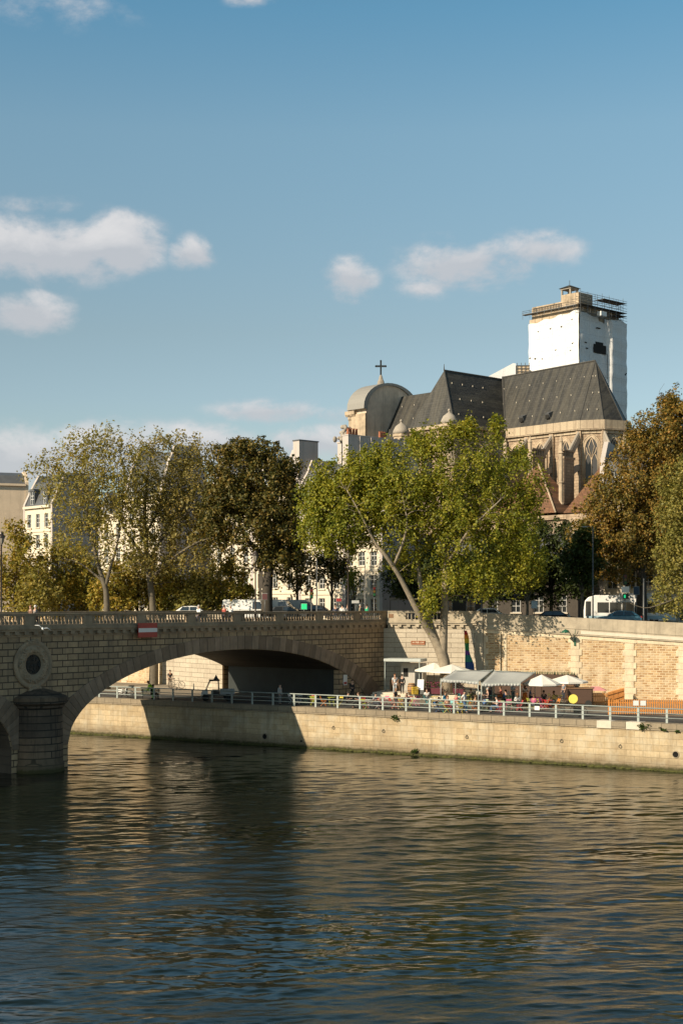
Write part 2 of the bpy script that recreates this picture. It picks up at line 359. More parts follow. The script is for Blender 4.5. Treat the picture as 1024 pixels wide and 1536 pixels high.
# ================================================================== river, ground, quay
def river():
    def axis(lo, hi, step, far):
        a = list(np.arange(lo, hi + 1e-6, step)); s = step; x = lo; left = []
        while x > -far: s *= 1.5; x -= s; left.append(x)
        s = step; x = a[-1]; right = []
        while x < far: s *= 1.5; x += s; right.append(x)
        return np.array(left[::-1] + a + right)
    xs = axis(-34, 34, 0.095, 500)
    yy = [37.0]
    while yy[-1] < 130: yy.append(yy[-1] + 0.055 + (yy[-1] - 37) * 0.0013)
    a_ = axis(37, 38, 1.0, 500); b_ = axis(129, 130, 1.0, 500)
    ys = np.array([v for v in a_ if v < 37] + yy + [v for v in b_ if v > yy[-1] + .3])
    X, Y = np.meshgrid(xs, ys)
    rng = np.random.default_rng(7); Z = np.zeros_like(X)
    DY = 0.055 + np.clip(Y - 37, 0, 95) * 0.0013
    for k in range(92):
        lam = 0.22 * 1.031 ** k
        th = rng.normal(R(96), 0.33); kx, ky = math.cos(th) * 2 * math.pi / lam, math.sin(th) * 2 * math.pi / lam
        amp = 0.0170 * lam / 6.283 * rng.uniform(0.4, 1.5) * (1.0 if lam < 1.6 else 0.75)
        ph = kx * X + ky * Y + rng.uniform(0, 6.28) + 0.9 * np.sin(X * rng.uniform(0.05, 0.35) + Y * rng.uniform(0.05, 0.35) + rng.uniform(0, 6.28))
        env = 0.6 + 0.5 * np.sin(X * rng.uniform(-0.25, 0.25) + Y * rng.uniform(-0.25, 0.25) + rng.uniform(0, 6.28))
        Z += amp * env * np.clip(lam / DY / 3 - .6, 0, 1) * (np.sin(ph) - 0.28 * np.cos(2 * ph))
    inside = np.clip(np.minimum.reduce([X + 40, 40 - X, Y - 30, 134 - Y]) / 4, 0, 1)
    Z *= inside
    nx, ny = len(xs), len(ys); i = np.arange(nx * ny).reshape(ny, nx)
    q = np.stack([i[:-1, :-1], i[:-1, 1:], i[1:, 1:], i[1:, :-1]], -1).reshape(-1, 4)
    m = N('river water'); v = m.coord((0.5, 1.7, 1))
    f1 = m.noise(v, 2.2, 5, 0.65, 0.6); f2 = m.noise(m.coord((0.7, 2.0, 1)), 6.0, 4, 0.65, 0.4)
    calm = m.ramp(m.noise(m.coord((0.05, 0.11, 1)), 1.0, 4, 0.6, 0.8), [(0.40, 0.15), (0.62, 1.0)])
    m.bump(m.math('MULTIPLY', m.math('ADD', m.math('MULTIPLY', f1, 0.7), m.math('MULTIPLY', f2, 0.3)), calm), 0.03, 0.85)
    m.b.inputs['IOR'].default_value = 1.5
    mat = m.done((0.006, 0.010, 0.006), 0.02, 0, 0.5)
    return tag(np_mesh('river', np.stack([X, Y, Z], -1).reshape(-1, 3), q, mat, None, True), kind='structure')
river()

QO = Vector((-18.2, 127.0, 0)); QA = math.atan2(-0.618, 1.0)
QX = Vector((math.cos(QA), math.sin(QA), 0)); QY = Vector((-QX.y, QX.x, 0))
def qloc(p): d = Vector((p[0], p[1], 0)) - Vector((QO.x, QO.y, 0)); return d.dot(QX), d.dot(QY)
def qs(u): k = (u - 512) / F; return (k * QO.y - QO.x) / (QX.x - k * QX.y)      # station along the quay edge seen at u
A0, A1, A2 = Vector((4.0, 135.2, 0)), Vector((12.9, 132.2, 0)), Vector((75.0, 109.6, 0))
B0, B1, B2 = Vector((-11.6, 138.5, 0)), Vector((-18.5, 147.0, 0)), Vector((-80.0, 190.0, 0))
BO = Vector((-20.0, 104.0, 0)); BA = math.atan2(1.3, 1.0); BX = Vector((math.cos(BA), math.sin(BA), 0)); BY = Vector((-BX.y, BX.x, 0))
BW = 14.2
def bs(u): k = (u - 512) / F; return (k * BO.y - BO.x) / (BX.x - k * BX.y)
S_END = (A0 - BO).dot(BX)                                                          # where the bridge meets the embankment

q0, q1 = QO - QX * 75, QO + QX * 110
g = MB(); back = QY * 75
g.slab([(p.x, p.y) for p in (q0 + QY * .1, q1 + QY * .1, q1 + back, q0 + back)], 2.6, 3.38)
tag(g.build('quay_pavement', M['paving']), kind='structure')
g = MB()
g.slab([(p.x, p.y) for p in (q0 + QY * 1.2, q1 + QY * 1.2, q1 + QY * 7.2, q0 + QY * 7.2)], 3.2, 3.386)
tag(g.build('quay_road', M['asphalt']), kind='structure')
g = MB()
def zst(x): return 10.1 - 0.035 * max(0.0, x - 12.9)
def street_strip(a, b, d0=0.3, far=430):
    n = 8
    for i in range(n):
        p, r_ = a.lerp(b, i / n), a.lerp(b, (i + 1) / n)
        v0 = (p.x, p.y + d0, zst(p.x)); v1 = (r_.x, r_.y + d0, zst(r_.x))
        g.quad(v0, v1, (v1[0] * 2.2 + 10, far, 10.1), (v0[0] * 2.2 + 10, far, 10.1))
street_strip(B2, B1); street_strip(B1, B0); street_strip(B0, A0); street_strip(A0, A1); street_strip(A1, A2)
tag(g.build('street', M['asphalt']), kind='structure')
g = MB(); g.quad((-900, 425, 9.9), (900, 425, 9.9), (900, 2500, 9.9), (-900, 2500, 9.9))
tag(g.build('ground', M['asphalt']), kind='structure')

# quay wall
L0, L1 = -75.0, 110.0
qw = thing('quay_wall', 'long sunlit stone quay wall with green weed at the waterline', 'quay wall', QO, QA)
MB().box(L0, L1, 0.02, 1.0, -3, 2.86).build('wall_face', M['quaywall'], qw)
c = MB()
x = L0; rr = random.Random(4); gaps = []
white = [(qs(895), qs(917)), (qs(939), qs(961))]
segs = []
while x < L1:
    w_ = rr.uniform(1.7, 2.1); segs.append((x, x + w_)); x += w_
segs = [s_ for s_ in segs if not any(s_[1] > a - .0 and s_[0] < b for a, b in white)]
ends = sorted([(a, b) for a, b in white])
lft = max(s_[1] for s_ in segs if s_[1] <= ends[0][0]); rgt = min(s_[0] for s_ in segs if s_[0] >= ends[1][1])
segs += [(lft, ends[0][0]), (ends[0][1], ends[1][0]), (ends[1][1], rgt)]
for a, b in segs: c.box(a + .006, b - .006, -0.07, 1.0, 2.865 + rr.uniform(0, .012), 3.40 + rr.uniform(-.008, .008))
c.build('coping', M['coping'], qw, bevel=0.02)
for a, b in white:
    tag(MB().box(a, b, -0.09, 1.0, 2.87, 3.41).build('coping_block', M['newstone'], qw, bevel=0.015), 'clean white replacement block in the worn coping')
c = MB(); rr = random.Random(9)
for k in range(900):
    xx = rr.uniform(-22, 52); z0 = rr.uniform(-0.05, 0.14) * rr.random() ** .5
    s_ = rr.uniform(0.04, 0.11)
    c.add([(xx, -.015, z0 + s_), (xx - s_ * 2, -s_ * .5, z0 - s_ * .4), (xx, -s_ * 1.1, z0 - s_ * .5), (xx + s_ * 2, -s_ * .5, z0 - s_ * .3)], [(0, 1, 2), (0, 2, 3)])
o = c.build('weed_fringe', M['moss'], qw); o['kind'] = 'stuff'
for u, v, r_ in ((1013, 1132, .21), (397, 1105, .22), (486 / 512 * 455 + 20, 1112, .1)):
    s_ = qs(u); Yw = (QO + QX * s_).y; z = EYE - (v - HZ) / F * Yw
    h = MB()
    h.lathe([(r_, 0), (r_ * 1.25, 0), (r_ * 1.25, .05), (r_, .05), (r_, 0)], (0, 0, 0), 16)
    h2 = MB(); h2.lathe([(0.0001, .012), (r_, .012)], (0, 0, 0), 16)
    a = h.build('drain_hole', M['coping'], qw); a.location = (s_, .02, z); a.rotation_euler = (R(90), 0, 0)
    b = h2.build('hole', M['darkhole'], a)

for u, v in ((500, 1092), (575, 1097), (700, 1106), (842, 1112), (930, 1120)):
    s_ = qs(u); Yw = (QO + QX * s_).y; z = EYE - (v - HZ) / F * Yw
    MB().tube([(s_ + .11 * math.sin(a), -.04, z - .11 * math.cos(a)) for a in [k * math.pi / 8 for k in range(17)]], .018, 5, False).cbox((s_, 0, z + .12), (.08, .08, .06)).build('mooring_ring', M['iron'], qw)
leaf_q = leafmat('wall weed leaves', [(0.03, 0.05, 0.012), (0.06, 0.10, 0.02), (0.10, 0.13, 0.03)], 0.3, 3)
def wallplant(u, v, size, label, n=90, drop=0.3):
    s_ = qs(u); Yw = (QO + QX * s_).y; z = EYE - (v - HZ) / F * Yw; r_ = random.Random(int(u))
    t = thing('wall_plant', label, 'plant', QO + QX * s_ - QY * .07 + Vector((0, 0, z)), QA, 'plants rooted in the quay wall')
    st, lf = MB(), MB()
    for k in range(7):
        e = Vector((r_.uniform(-1, 1) * size, -r_.uniform(.15, .5) * size, r_.uniform(-drop, 1) * size * .8))
        st.tube([(0, .05, 0), tuple(e * .5 + Vector((0, -.05, .04))), tuple(e)], [.012, .008, .004], 4)
        for j in range(n // 7):
            p = e * r_.uniform(.3, 1.1) + Vector((r_.gauss(0, .18), r_.gauss(0, .1), r_.gauss(0, .18))) * size
            p.y = min(p.y, -.02); d = Vector((r_.gauss(0, 1), r_.gauss(0, 1), r_.gauss(0, 1))).normalized() * .09; e2 = d.orthogonal().normalized() * .04
            lf.quad(p - d, p + e2, p + d, p - e2)
    st.build('stem', M['barkdark'], t); lf.build('foliage', leaf_q, t)
wallplant(593, 1078, .42, 'leafy plant trailing from the coping below the bald man in black')
wallplant(624, 1127, .34, 'dark bushy plant sprouting low on the quay wall at the waterline')
wallplant(965, 1093, .42, 'thick green plant growing beside the white replacement coping block')
wallplant(995, 1095, .26, 'small thin plant hanging from the coping above the drain hole', 50)
wallplant(1016, 1098, .18, 'tiny green tuft at the far end of the coping', 40)

# quay railing
rl = thing('quay_railing', 'grey metal railing with flat posts and three rails along the quay edge', 'railing', QO + QY * .42 + Vector((0, 0, 3.40)), QA)
post_s = []; s_ = qs(790.7)
step = (qs(997) - qs(790.7)) / 5
k0 = int((qs(120) - s_) / step)
for k in range(k0, 12): post_s.append(s_ + k * step)
proto = MB().box(-.085, .085, -.03, .03, 0, 1.02).build('post', M['rail'], rl, bevel=.008)
for i, x in enumerate(post_s):
    p = proto if i == 0 else proto.copy()
    if i: COL.objects.link(p); p.parent = rl
    p.location = (x, 0, 0)
for z, r_ in ((1.03, .045), (.68, .028), (.36, .028)):
    MB().tube([(post_s[0], -.035 if z < 1 else 0, z), (post_s[-1], -.035 if z < 1 else 0, z)], r_, 8).build('rail', M['rail'], rl, True)

# ================================================================== the bridge
AC, AA, AZ, AB = 18.5, 18.5, 1.64, 6.49              # clear ellipse of the arch
EC, EA, EZ, EB = 18.7, 22.0, 0.25, 9.05              # outer line of the arch ring
JAMB = 32.5
def intr(s): t = 1 - ((s - AC) / AA) ** 2; return AZ + AB * math.sqrt(max(0, t))
def extr(s): t = 1 - ((s - EC) / EA) ** 2; return EZ + EB * math.sqrt(max(0, t))
ZB = 9.62                                             # underside of the cornice
br = thing('stone_bridge', 'old stone arch bridge with balustrade, round medallion and rounded river pier', 'bridge', BO, BA)
PIER0 = -5.2
fs, fr2 = MB(), MB()
ss = [i * .35 for i in range(0, int(JAMB / .35) + 1)] + [JAMB]
for a, b in zip(ss, ss[1:]):
    fs.quad((a, 0, intr(a)), (b, 0, intr(b)), (b, 0, ZB), (a, 0, ZB))
    fr2.quad((b, BW, intr(b)), (a, BW, intr(a)), (a, BW, ZB), (b, BW, ZB))
for a, b in zip(ss, ss[1:]):                          # neighbouring arch, mirrored across the pier
    c0, c1 = PIER0 - a, PIER0 - b
    fs.quad((c1, 0, intr(b)), (c0, 0, intr(a)), (c0, 0, ZB), (c1, 0, ZB))
    fr2.quad((c0, BW, intr(a)), (c1, BW, intr(b)), (c1, BW, ZB), (c0, BW, ZB))
fs.quad((PIER0, 0, -3), (0, 0, -3), (0, 0, ZB), (PIER0, 0, ZB)); fr2.quad((0, BW, -3), (PIER0, BW, -3), (PIER0, BW, ZB), (0, BW, ZB))
fs.quad((JAMB, 0, 2.5), (S_END + 1.5, 0, 2.5), (S_END + 1.5, 0, ZB), (JAMB, 0, ZB))
fr2.quad((S_END, BW, 2.5), (JAMB, BW, 2.5), (JAMB, BW, ZB), (S_END, BW, ZB))
fs.build('spandrel_wall', M['ashlar'], br); fr2.build('spandrel_wall', M['ashlar'], br)
so = MB()
for a, b in zip(ss, ss[1:]):
    so.quad((a, BW, intr(a)), (b, BW, intr(b)), (b, 0, intr(b)), (a, 0, intr(a)))
    so.quad((PIER0 - b, BW, intr(b)), (PIER0 - a, BW, intr(a)), (PIER0 - a, 0, intr(a)), (PIER0 - b, 0, intr(b)))
so.quad((0, BW, -3), (0, 0, -3), (0, 0, AZ), (0, BW, AZ)); so.quad((PIER0, 0, -3), (PIER0, BW, -3), (PIER0, BW, AZ), (PIER0, 0, AZ))
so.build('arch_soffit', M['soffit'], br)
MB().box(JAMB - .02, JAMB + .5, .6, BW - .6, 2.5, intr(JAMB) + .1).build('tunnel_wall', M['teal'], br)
MB().box(JAMB - .06, JAMB + .4, .02, .62, 2.5, intr(JAMB)).build('jamb', M['ashlar'], br)
MB().box(-40, S_END + 2, .35, BW - .35, 9.4, 10.12).build('deck', M['asphalt'], br)

def ring(mirror=False):
    rg = MB(); n = 64; I = []
    for k in range(n + 1):
        th = math.pi * (1 - k / n); s1, z1 = AC + AA * math.cos(th), AZ + AB * math.sin(th)
        nx, nz = math.cos(th) / AA, math.sin(th) / AB; l = math.hypot(nx, nz); nx, nz = nx / l, nz / l
        lo, hi = 0.2, 6.0                              # walk out to the outer line
        for _ in range(40):
            m_ = (lo + hi) / 2; p = ((s1 + nx * m_ - EC) / EA) ** 2 + ((z1 + nz * m_ - EZ) / EB) ** 2
            if p < 1: lo = m_
            else: hi = m_
        I.append(((s1, z1), (s1 + nx * lo, z1 + nz * lo)))
    for (i0, e0), (i1, e1) in zip(I, I[1:]):
        if min(i0[1], i1[1]) < 1.2: continue
        q = [Vector(i0), Vector(i1), Vector(e1), Vector(e0)]; c_ = sum(q, Vector((0, 0))) / 4
        q = [c_ + (p - c_) * (1 - .028 / max(.3, (p - c_).length)) for p in q]
        if mirror: q = [Vector((PIER0 - p.x, p.y)) for p in q][::-1]
        if not mirror and c_.x > S_END - 1.5: continue
        rg.prism([tuple(p) for p in q], -.075, .3)
    return rg
ring().build('arch_ring', M['voussoir'], br, bevel=.02)
ring(True).build('arch_ring', M['voussoir'], br, bevel=.02)

def cornice(parent, x0, x1, y=0.0, sgn=-1, mat=None, zb=ZB, ends=True, slope=0.0):
    """Modillioned cornice and plinth along local x; projects toward sgn*y."""
    mat = mat or M['trim']; cm = MB()
    def bx(a, b, p, z0, z1):
        lo, hi = sorted((y + sgn * p, y - sgn * .35)); cm.box(a, b, lo, hi, z0, z1)
    bx(x0, x1, .06, zb - .02, zb + .10)
    bx(x0, x1, .30, zb + .36, zb + .52); bx(x0, x1, .40, zb + .523, zb + .64); bx(x0, x1, .33, zb + .643, zb + .72); bx(x0, x1, .10, zb + .105, zb + .355); bx(x0, x1, .2, zb + .723, zb + .86)
    a = x0 + .2
    while a < x1 - .3: bx(a, a + .36, .30, zb + .14, zb + .357); a += .86
    cm.build('cornice', mat, parent)
BAL = [(.05, 0), (.05, .05), (.035, .07), (.045, .12), (.072, .2), (.078, .26), (.06, .36), (.04, .45), (.035, .5), (.05, .53), (.05, .58)]
def balustrade(parent, x0, x1, y=0.0, mat=None, zb=ZB + .86, ped=None, solid=()):
    mat = mat or M['trim']
    MB().box(x0, x1, y - .04, y + .26, zb + .60, zb + .70).build('top_rail', mat, parent, bevel=.02)
    MB().box(x0, x1, y - .10, y + .31, zb + .703, zb + .80).build('rail_cap', mat, parent, bevel=.02)
    for a, b in ped:
        MB().box(a, b, y - .05, y + .28, zb - .01, zb + .597).build('pedestal', mat, parent, bevel=.015)
    for (a, b), (c_, d) in zip(ped, ped[1:]):
        if any(p <= (b + c_) / 2 <= q for p, q in solid): 
            MB().box(b, c_, y, y + .24, zb, zb + .597).build('panel', mat, parent); continue
        n = max(1, round((c_ - b) / .35)); bm = MB()
        for i in range(n): bm.lathe(BAL, (b + (i + .5) * (c_ - b) / n, y + .11, zb + .006), 8)
        bm.build('baluster_row', mat, parent, True)
pitch = (bs(285) - bs(130)) / 2
peds = []; p0 = bs(130)
for k in range(-9, 9):
    a = p0 + k * pitch
    if a < S_END - 1: peds.append((a - .45, a + .45))
peds.append((S_END - .5, S_END + .35))
XL = peds[0][0]
cornice(br, XL, S_END + .3); balustrade(br, XL, S_END + .3, -.12, None, ZB + .86, peds)
cornice(br, XL, S_END, BW, 1); balustrade(br, XL, S_END, BW - .1, None, ZB + .86, peds[:-1])

# rounded pier with its cap
pr = MB(); pc = (-2.75, 0.3, 0)
pr.lathe([(2.02, -3), (2.02, .55), (1.93, .7), (1.88, 4.55)], pc, 28, math.pi, 2 * math.pi)
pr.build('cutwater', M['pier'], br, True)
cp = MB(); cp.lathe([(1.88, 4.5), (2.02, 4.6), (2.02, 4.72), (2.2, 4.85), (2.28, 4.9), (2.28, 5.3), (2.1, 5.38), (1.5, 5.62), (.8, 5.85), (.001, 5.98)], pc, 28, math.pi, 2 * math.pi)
cp.build('pier_cap', M['pier'], br)

# medallion: carved wreath round a dark eye
k = (49 - 512) / F; ms = bs(49); mY = (BO + BX * ms).y; mz = EYE - (997 - HZ) / F * mY
def disc(prof, n=40):
    m_ = MB(); m_.lathe(prof, (0, 0, 0), n); return m_
wr = disc([(1.75, 0), (1.75, .10), (1.66, .16), (1.5, .17), (1.42, .10), (1.36, .1), (1.25, .2), (1.05, .24), (.9, .2), (.84, .1), (.74, .12), (.72, .02)])
rr = random.Random(2)
for k in range(150):
    th = rr.uniform(0, 6.283); r_ = rr.uniform(.9, 1.3); wr.ell((r_ * math.cos(th), r_ * math.sin(th), .2), (rr.uniform(.05, .11), rr.uniform(.05, .11), .06), 6, 4)
for k in range(26):
    wr.ell((rr.gauss(0, .33), -1.72 + rr.uniform(-.22, .2), .12), (rr.uniform(.08, .18), rr.uniform(.08, .16), .1), 7, 5)
for k in range(12):
    wr.ell((rr.gauss(0, .25), 1.66 + rr.uniform(-.12, .12), .12), (rr.uniform(.08, .16), rr.uniform(.06, .12), .08), 7, 5)
wo = wr.build('medallion', M['trim'], br, True); wo.location = (ms, 0, mz); wo.rotation_euler = (R(90), 0, 0)
e = MB(); e.lathe([(.001, .03), (.73, .03)], (0, 0, 0), 24)
for kk in range(60):
    th = rr.uniform(0, 6.283); r_ = .7 * rr.random() ** .5; e.ell((r_ * math.cos(th), r_ * math.sin(th), .04), (.07, .07, .05), 6, 4)
e.build('medallion_eye', M['iron'], wo)

# red-white-red board on the bridge
s0, s1 = bs(199), bs(228); Yn = (BO + BX * (s0 + s1) / 2).y
z1, z0 = EYE - (934.5 - HZ) / F * Yn, EYE - (956 - HZ) / F * Yn
sg = thing('navigation_sign', 'red white red navigation board fixed to the bridge cornice', 'sign', BO + BX * (s0 + s1) / 2 - BY * .55 + Vector((0, 0, z0)), BA)
hw = (s1 - s0) / 2 - .03; h = z1 - z0
MB().box(-hw, hw, -.05, .02, 0, h).build('board', M['red'], sg)
MB().box(-hw + .01, hw - .01, -.056, -.048, h * .36, h * .64).build('white_band', M['white'], sg)
MB().box(-hw * .7, -hw * .6, .02, .5, h * .3, h * .5).box(hw * .6, hw * .7, .02, .5, h * .3, h * .5).build('bracket', M['iron'], sg)

# white paper notice on the jamb and red scribble on the abutment stone
s0 = bs(517); Yn = (BO + BX * s0).y
z0 = EYE - (1028 - HZ) / F * Yn
nt = thing('paper_notice', 'white and red paper notice pasted beside the tunnel mouth', 'notice', BO + BX * s0 - BY * .03 + Vector((0, 0, z0)), BA)
MB().box(-.28, .28, -.03, -.004, 0, .95).build('sheet', M['white'], nt); MB().box(-.22, .22, -.036, -.03, .1, .3).build('red_print', M['red'], nt)

# ================================================================== embankment walls
def frame(a, b): d = b - a; return math.atan2(d.y, d.x), d.length
ang, LA = frame(A0, A1)
aw = thing('abutment_wall', 'sunlit pale abutment wall with short balustrade behind the leaning tree', 'wall', A0, ang)
MB().box(.02, LA, 0, .8, 2.6, ZB).build('wall_face', M['abut'], aw)
def us(o, a, u): dx, dy = math.cos(a), math.sin(a); k = (u - 512) / F; return (k * o.y - o.x) / (dx - k * dy)
cornice(aw, .42, LA - .3, 0, -1, M['parapet'])
pd = [(.45, .55), (us(A0, ang, 602), us(A0, ang, 609)), (us(A0, ang, 664), us(A0, ang, 669)), (LA - .5, LA)]
balustrade(aw, .45, LA, -.12, M['parapet'], ZB + .86, pd, [(0, us(A0, ang, 602)), (us(A0, ang, 669), LA)])
MB().box(LA - .42, LA + .28, -.16, .7, 2.6, 11.08).build('corner_pier', M['parapet'], aw, bevel=.02)
x = us(A0, ang, 587)
MB().box(x - .22, x + .22, -.15, -.118, ZB + 1.0, ZB + 1.36).build('plaque', M['wood'], aw)
# brown street sign with pale lettering
x0, x1 = us(A0, ang, 616.5), us(A0, ang, 637.5); Yn = A0.y + math.sin(ang) * x0
z0 = EYE - (967.5 - HZ) / F * Yn
sg = thing('street_sign', 'brown wooden name board with pale lettering on the abutment wall', 'sign', A0 + Vector((math.cos(ang), math.sin(ang), 0)) * x0 - Vector((-math.sin(ang), math.cos(ang), 0)) * .04 + Vector((0, 0, z0)), ang)
MB().box(0, x1 - x0, -.03, 0, 0, .42).build('board', paint('sign brown', (0.26, 0.085, 0.03)), sg)
fr = MB()
for z in (.0, .4): fr.box(.0, x1 - x0, -.037, -.03, z, z + .02)
fr.build('border', M['cream'], sg)
rr = random.Random(3); lt = MB(); xx = .12
while xx < x1 - x0 - .15:
    w_ = rr.choice((.05, .07, .09)); z0 = .16
    if rr.random() < .2: xx += .06; continue
    lt.box(xx, xx + .018, -.036, -.03, z0, z0 + .14)
    if rr.random() < .7: lt.box(xx + .02, xx + w_, -.036, -.03, z0 + rr.choice((0, .06, .12)), z0 + rr.choice((.14, .1)) + .02)
    xx += w_ + .03
lt.build('lettering', M['cream'], sg)

ang1, LB = frame(A1, A2)
ew = thing('embankment_wall', 'high ochre embankment wall with pale stone quoin piers and thick parapet', 'wall', A1, ang1)
DX1, DY1 = Vector((math.cos(ang1), math.sin(ang1), 0)), Vector((-math.sin(ang1), math.cos(ang1), 0))
def zl(x): return 9.62 - .058 * x if x < 30 else 7.88
def zt(x): return 11.10 - .046 * x if x < 30 else 9.72
def shear(mb, x0, x1, y0, y1, f0, f1):
    n = max(1, int((x1 - x0) / 2.5))
    for i in range(n):
        a, b = x0 + (x1 - x0) * i / n, x0 + (x1 - x0) * (i + 1) / n
        mb.hexa([(a, y0, f0(a)), (b, y0, f0(b)), (b, y1, f0(b)), (a, y1, f0(a)), (a, y0, f1(a)), (b, y0, f1(b)), (b, y1, f1(b)), (a, y1, f1(a))])
    return mb
shear(MB(), 0, LB, .06, .8, lambda x: 2.6, lambda x: zl(x) - .35).build('brick_face', M['brickwall'], ew)
shear(MB(), 0, LB, .0, .8, lambda x: zl(x) - .347, lambda x: zl(x)).build('band_course', M['quoin'], ew)
shear(MB(), 0, LB, -.14, .8, lambda x: zl(x) + .003, lambda x: zl(x) + .10).build('ledge', M['parapet'], ew)
shear(shear(MB(), 0, LB, -.03, .6, lambda x: zl(x) + .103, lambda x: zl(x) + .55), 0, LB, -.08, .6, lambda x: zl(x) + .553, lambda x: zt(x)).build('parapet', M['parapet'], ew, bevel=.02)
rr = random.Random(5)
for u in (722, 757, 862, 943.5, 1024, 1104, 1190):
    xc = us(A1, ang1, u); q = MB(); z = 3.3; k = 0; narrow = u == 757
    while z < zl(xc) - .36:
        z2 = min(z + .565, zl(xc) - .352); hw = (.15 if narrow else .62 if k % 2 else .40)
        q.box(xc - hw, xc + hw, -.02 + rr.uniform(0, .012), .2, z + .008, z2 - .006); z += .565; k += 1
    q.build('quoin_pier', M['quoin'], ew, bevel=.012)
x = us(A1, ang1, 750)
MB().tube([(x, -.08, 3.4), (x, -.08, zl(x) - .1)], .05, 8).build('drainpipe', M['quoin'], ew, True)
sh = MB()
for a, b in ((us(A1, ang1, 871), us(A1, ang1, 1050)),):
    shear(sh, a, b, -.045, 0, lambda x: zl(x) + .14, lambda x: zl(x) + .42)
sh.build('clean_course', M['newstone'], ew)

# walls beyond the bridge
ang2, LC = frame(B1, B2)
bw_ = thing('upstream_embankment_wall', 'sunlit stone embankment wall seen through the bridge arch', 'wall', B1, ang2)
MB().box(0, LC, -.8, 0, 2.6, 10.6).build('wall_face', M['brickwall'], bw_)
q = MB(); rr = random.Random(6)
for i in range(9):
    xc = .8 + i * 4.6; z = 3.3; k = 0
    while z < 10.2:
        hw = .6 if k % 2 else .4; q.box(xc - hw, xc + hw, -.2, .03 + rr.uniform(0, .01), z + .008, z + .56); z += .57; k += 1
q.build('quoin_pier', M['quoin'], bw_)
MB().box(0, LC, -.8, .1, 10.603, 10.75).box(0, LC, -.7, .02, 10.753, 11.2).build('parapet', M['parapet'], bw_)
ang3, LD = frame(B1, B0)
rw = thing('return_wall', 'pale stone return wall between the bridge and the far embankment', 'wall', B1, ang3)
MB().box(0, LD, 0, .8, 2.6, 10.6).build('wall_face', M['abut'], rw); MB().box(0, LD, -.1, .8, 10.603, 11.2).build('parapet', M['parapet'], rw)
# low raised pavement beyond the arch
pv = MB(); a, b = B1 + Vector((2.5, -6.0, 0)), B2 + Vector((2.5, -6, 0))
pv.slab([(p.x, p.y) for p in (a, B1 + Vector((.5, .6, 0)), B2, b)], 3.2, 3.62)
tag(pv.build('quay_kerb', M['paving']), kind='structure')
# ================================================================== the church (local x = east, y = north, z = up from the river)
CO = Vector((33.9, 190.0, 0)); CA = R(-48)
CX = Vector((math.cos(CA), math.sin(CA), 0)); CY = Vector((-CX.y, CX.x, 0))
def cl(p): d = Vector((p[0], p[1], 0)) - Vector((CO.x, CO.y, 0)); return d.dot(CX), d.dot(CY)
ch = thing('church', 'old gothic church with steep dark slate roofs, flying buttresses and a cross', 'church', CO, CA)
ZE, ZR, HWC = 36.0, 44.1, 4.3
AP = [(HWC * math.cos(R(a)), HWC * math.sin(R(a))) for a in (-80, -38, 4, 46, 90)]       # east end, from south round to north
XT = -16.4                                                                               # crossing
def hip(mb, pts, apex):
    for a, b in zip(pts, pts[1:]): mb.poly([a + (ZE,), b + (ZE,), apex])
# choir roof
m = MB(); m.poly([(XT, -HWC, ZE), AP[0] + (ZE,), (0, 0, ZR + .3), (XT, 0, ZR)]); m.poly([(AP[-1]) + (ZE,), (XT, HWC, ZE), (XT, 0, ZR), (0, 0, ZR + .3)])
hip(m, AP, (0, 0, ZR + .3))
cr = m.build('choir_roof', M['slate'], ch)
m = MB(); m.tube([(XT, 0, ZR + .05), (0, 0, ZR + .35)], .12, 6)
for p in AP: m.tube([p + (ZE,), (0, 0, ZR + .33)], .07, 5)
m.build('roof_ridge', M['lead'], cr)
stud = None
def hooks(par, a, b, c, d, rows, cols, off=(0, -.05, .05)):                                # pale slater's hooks, each a part
    global stud
    for i in range(rows):
        for j in range(cols):
            s_, t_ = (j + .5 + (i % 2) * .4) / cols, (i + .6) / (rows + .4)
            if s_ > .97: continue
            p = a.lerp(b, s_).lerp(d.lerp(c, s_), t_) + Vector(off)
            if stud is None: stud = o = MB().cbox((0, 0, 0), (.08, .10, .20)).build('slate_hook', M['newstone'], par)
            else: o = stud.copy(); COL.objects.link(o); o.parent = par
            o.location = p
V = Vector
hooks(cr, V((XT, -HWC, ZE)), V(AP[0] + (ZE,)), V((0, 0, ZR)), V((XT, 0, ZR)), 3, 7)
hooks(cr, V(AP[0] + (ZE,)), V(AP[1] + (ZE,)), V((0, 0, ZR)), V((0, 0, ZR)), 3, 2, (.1, -.12, .05))
for x in (-9.8, -5.2):                                                                  # open hatches
    h = MB(); h.hexa([(x, -3.9, ZE + .75), (x + .75, -3.9, ZE + .75), (x + .75, -3.3, ZE + .9), (x, -3.3, ZE + .9), (x, -4.3, ZE + 1.5), (x + .75, -4.3, ZE + 1.5), (x + .75, -3.2, ZE + 1.9), (x, -3.2, ZE + 1.9)])
    o = h.build('roof_hatch', M['zinc'], cr); MB().box(x + .08, x + .67, -4.2, -4.0, ZE + .8, ZE + 1.42).build('hatch_opening', M['darkhole'], o)
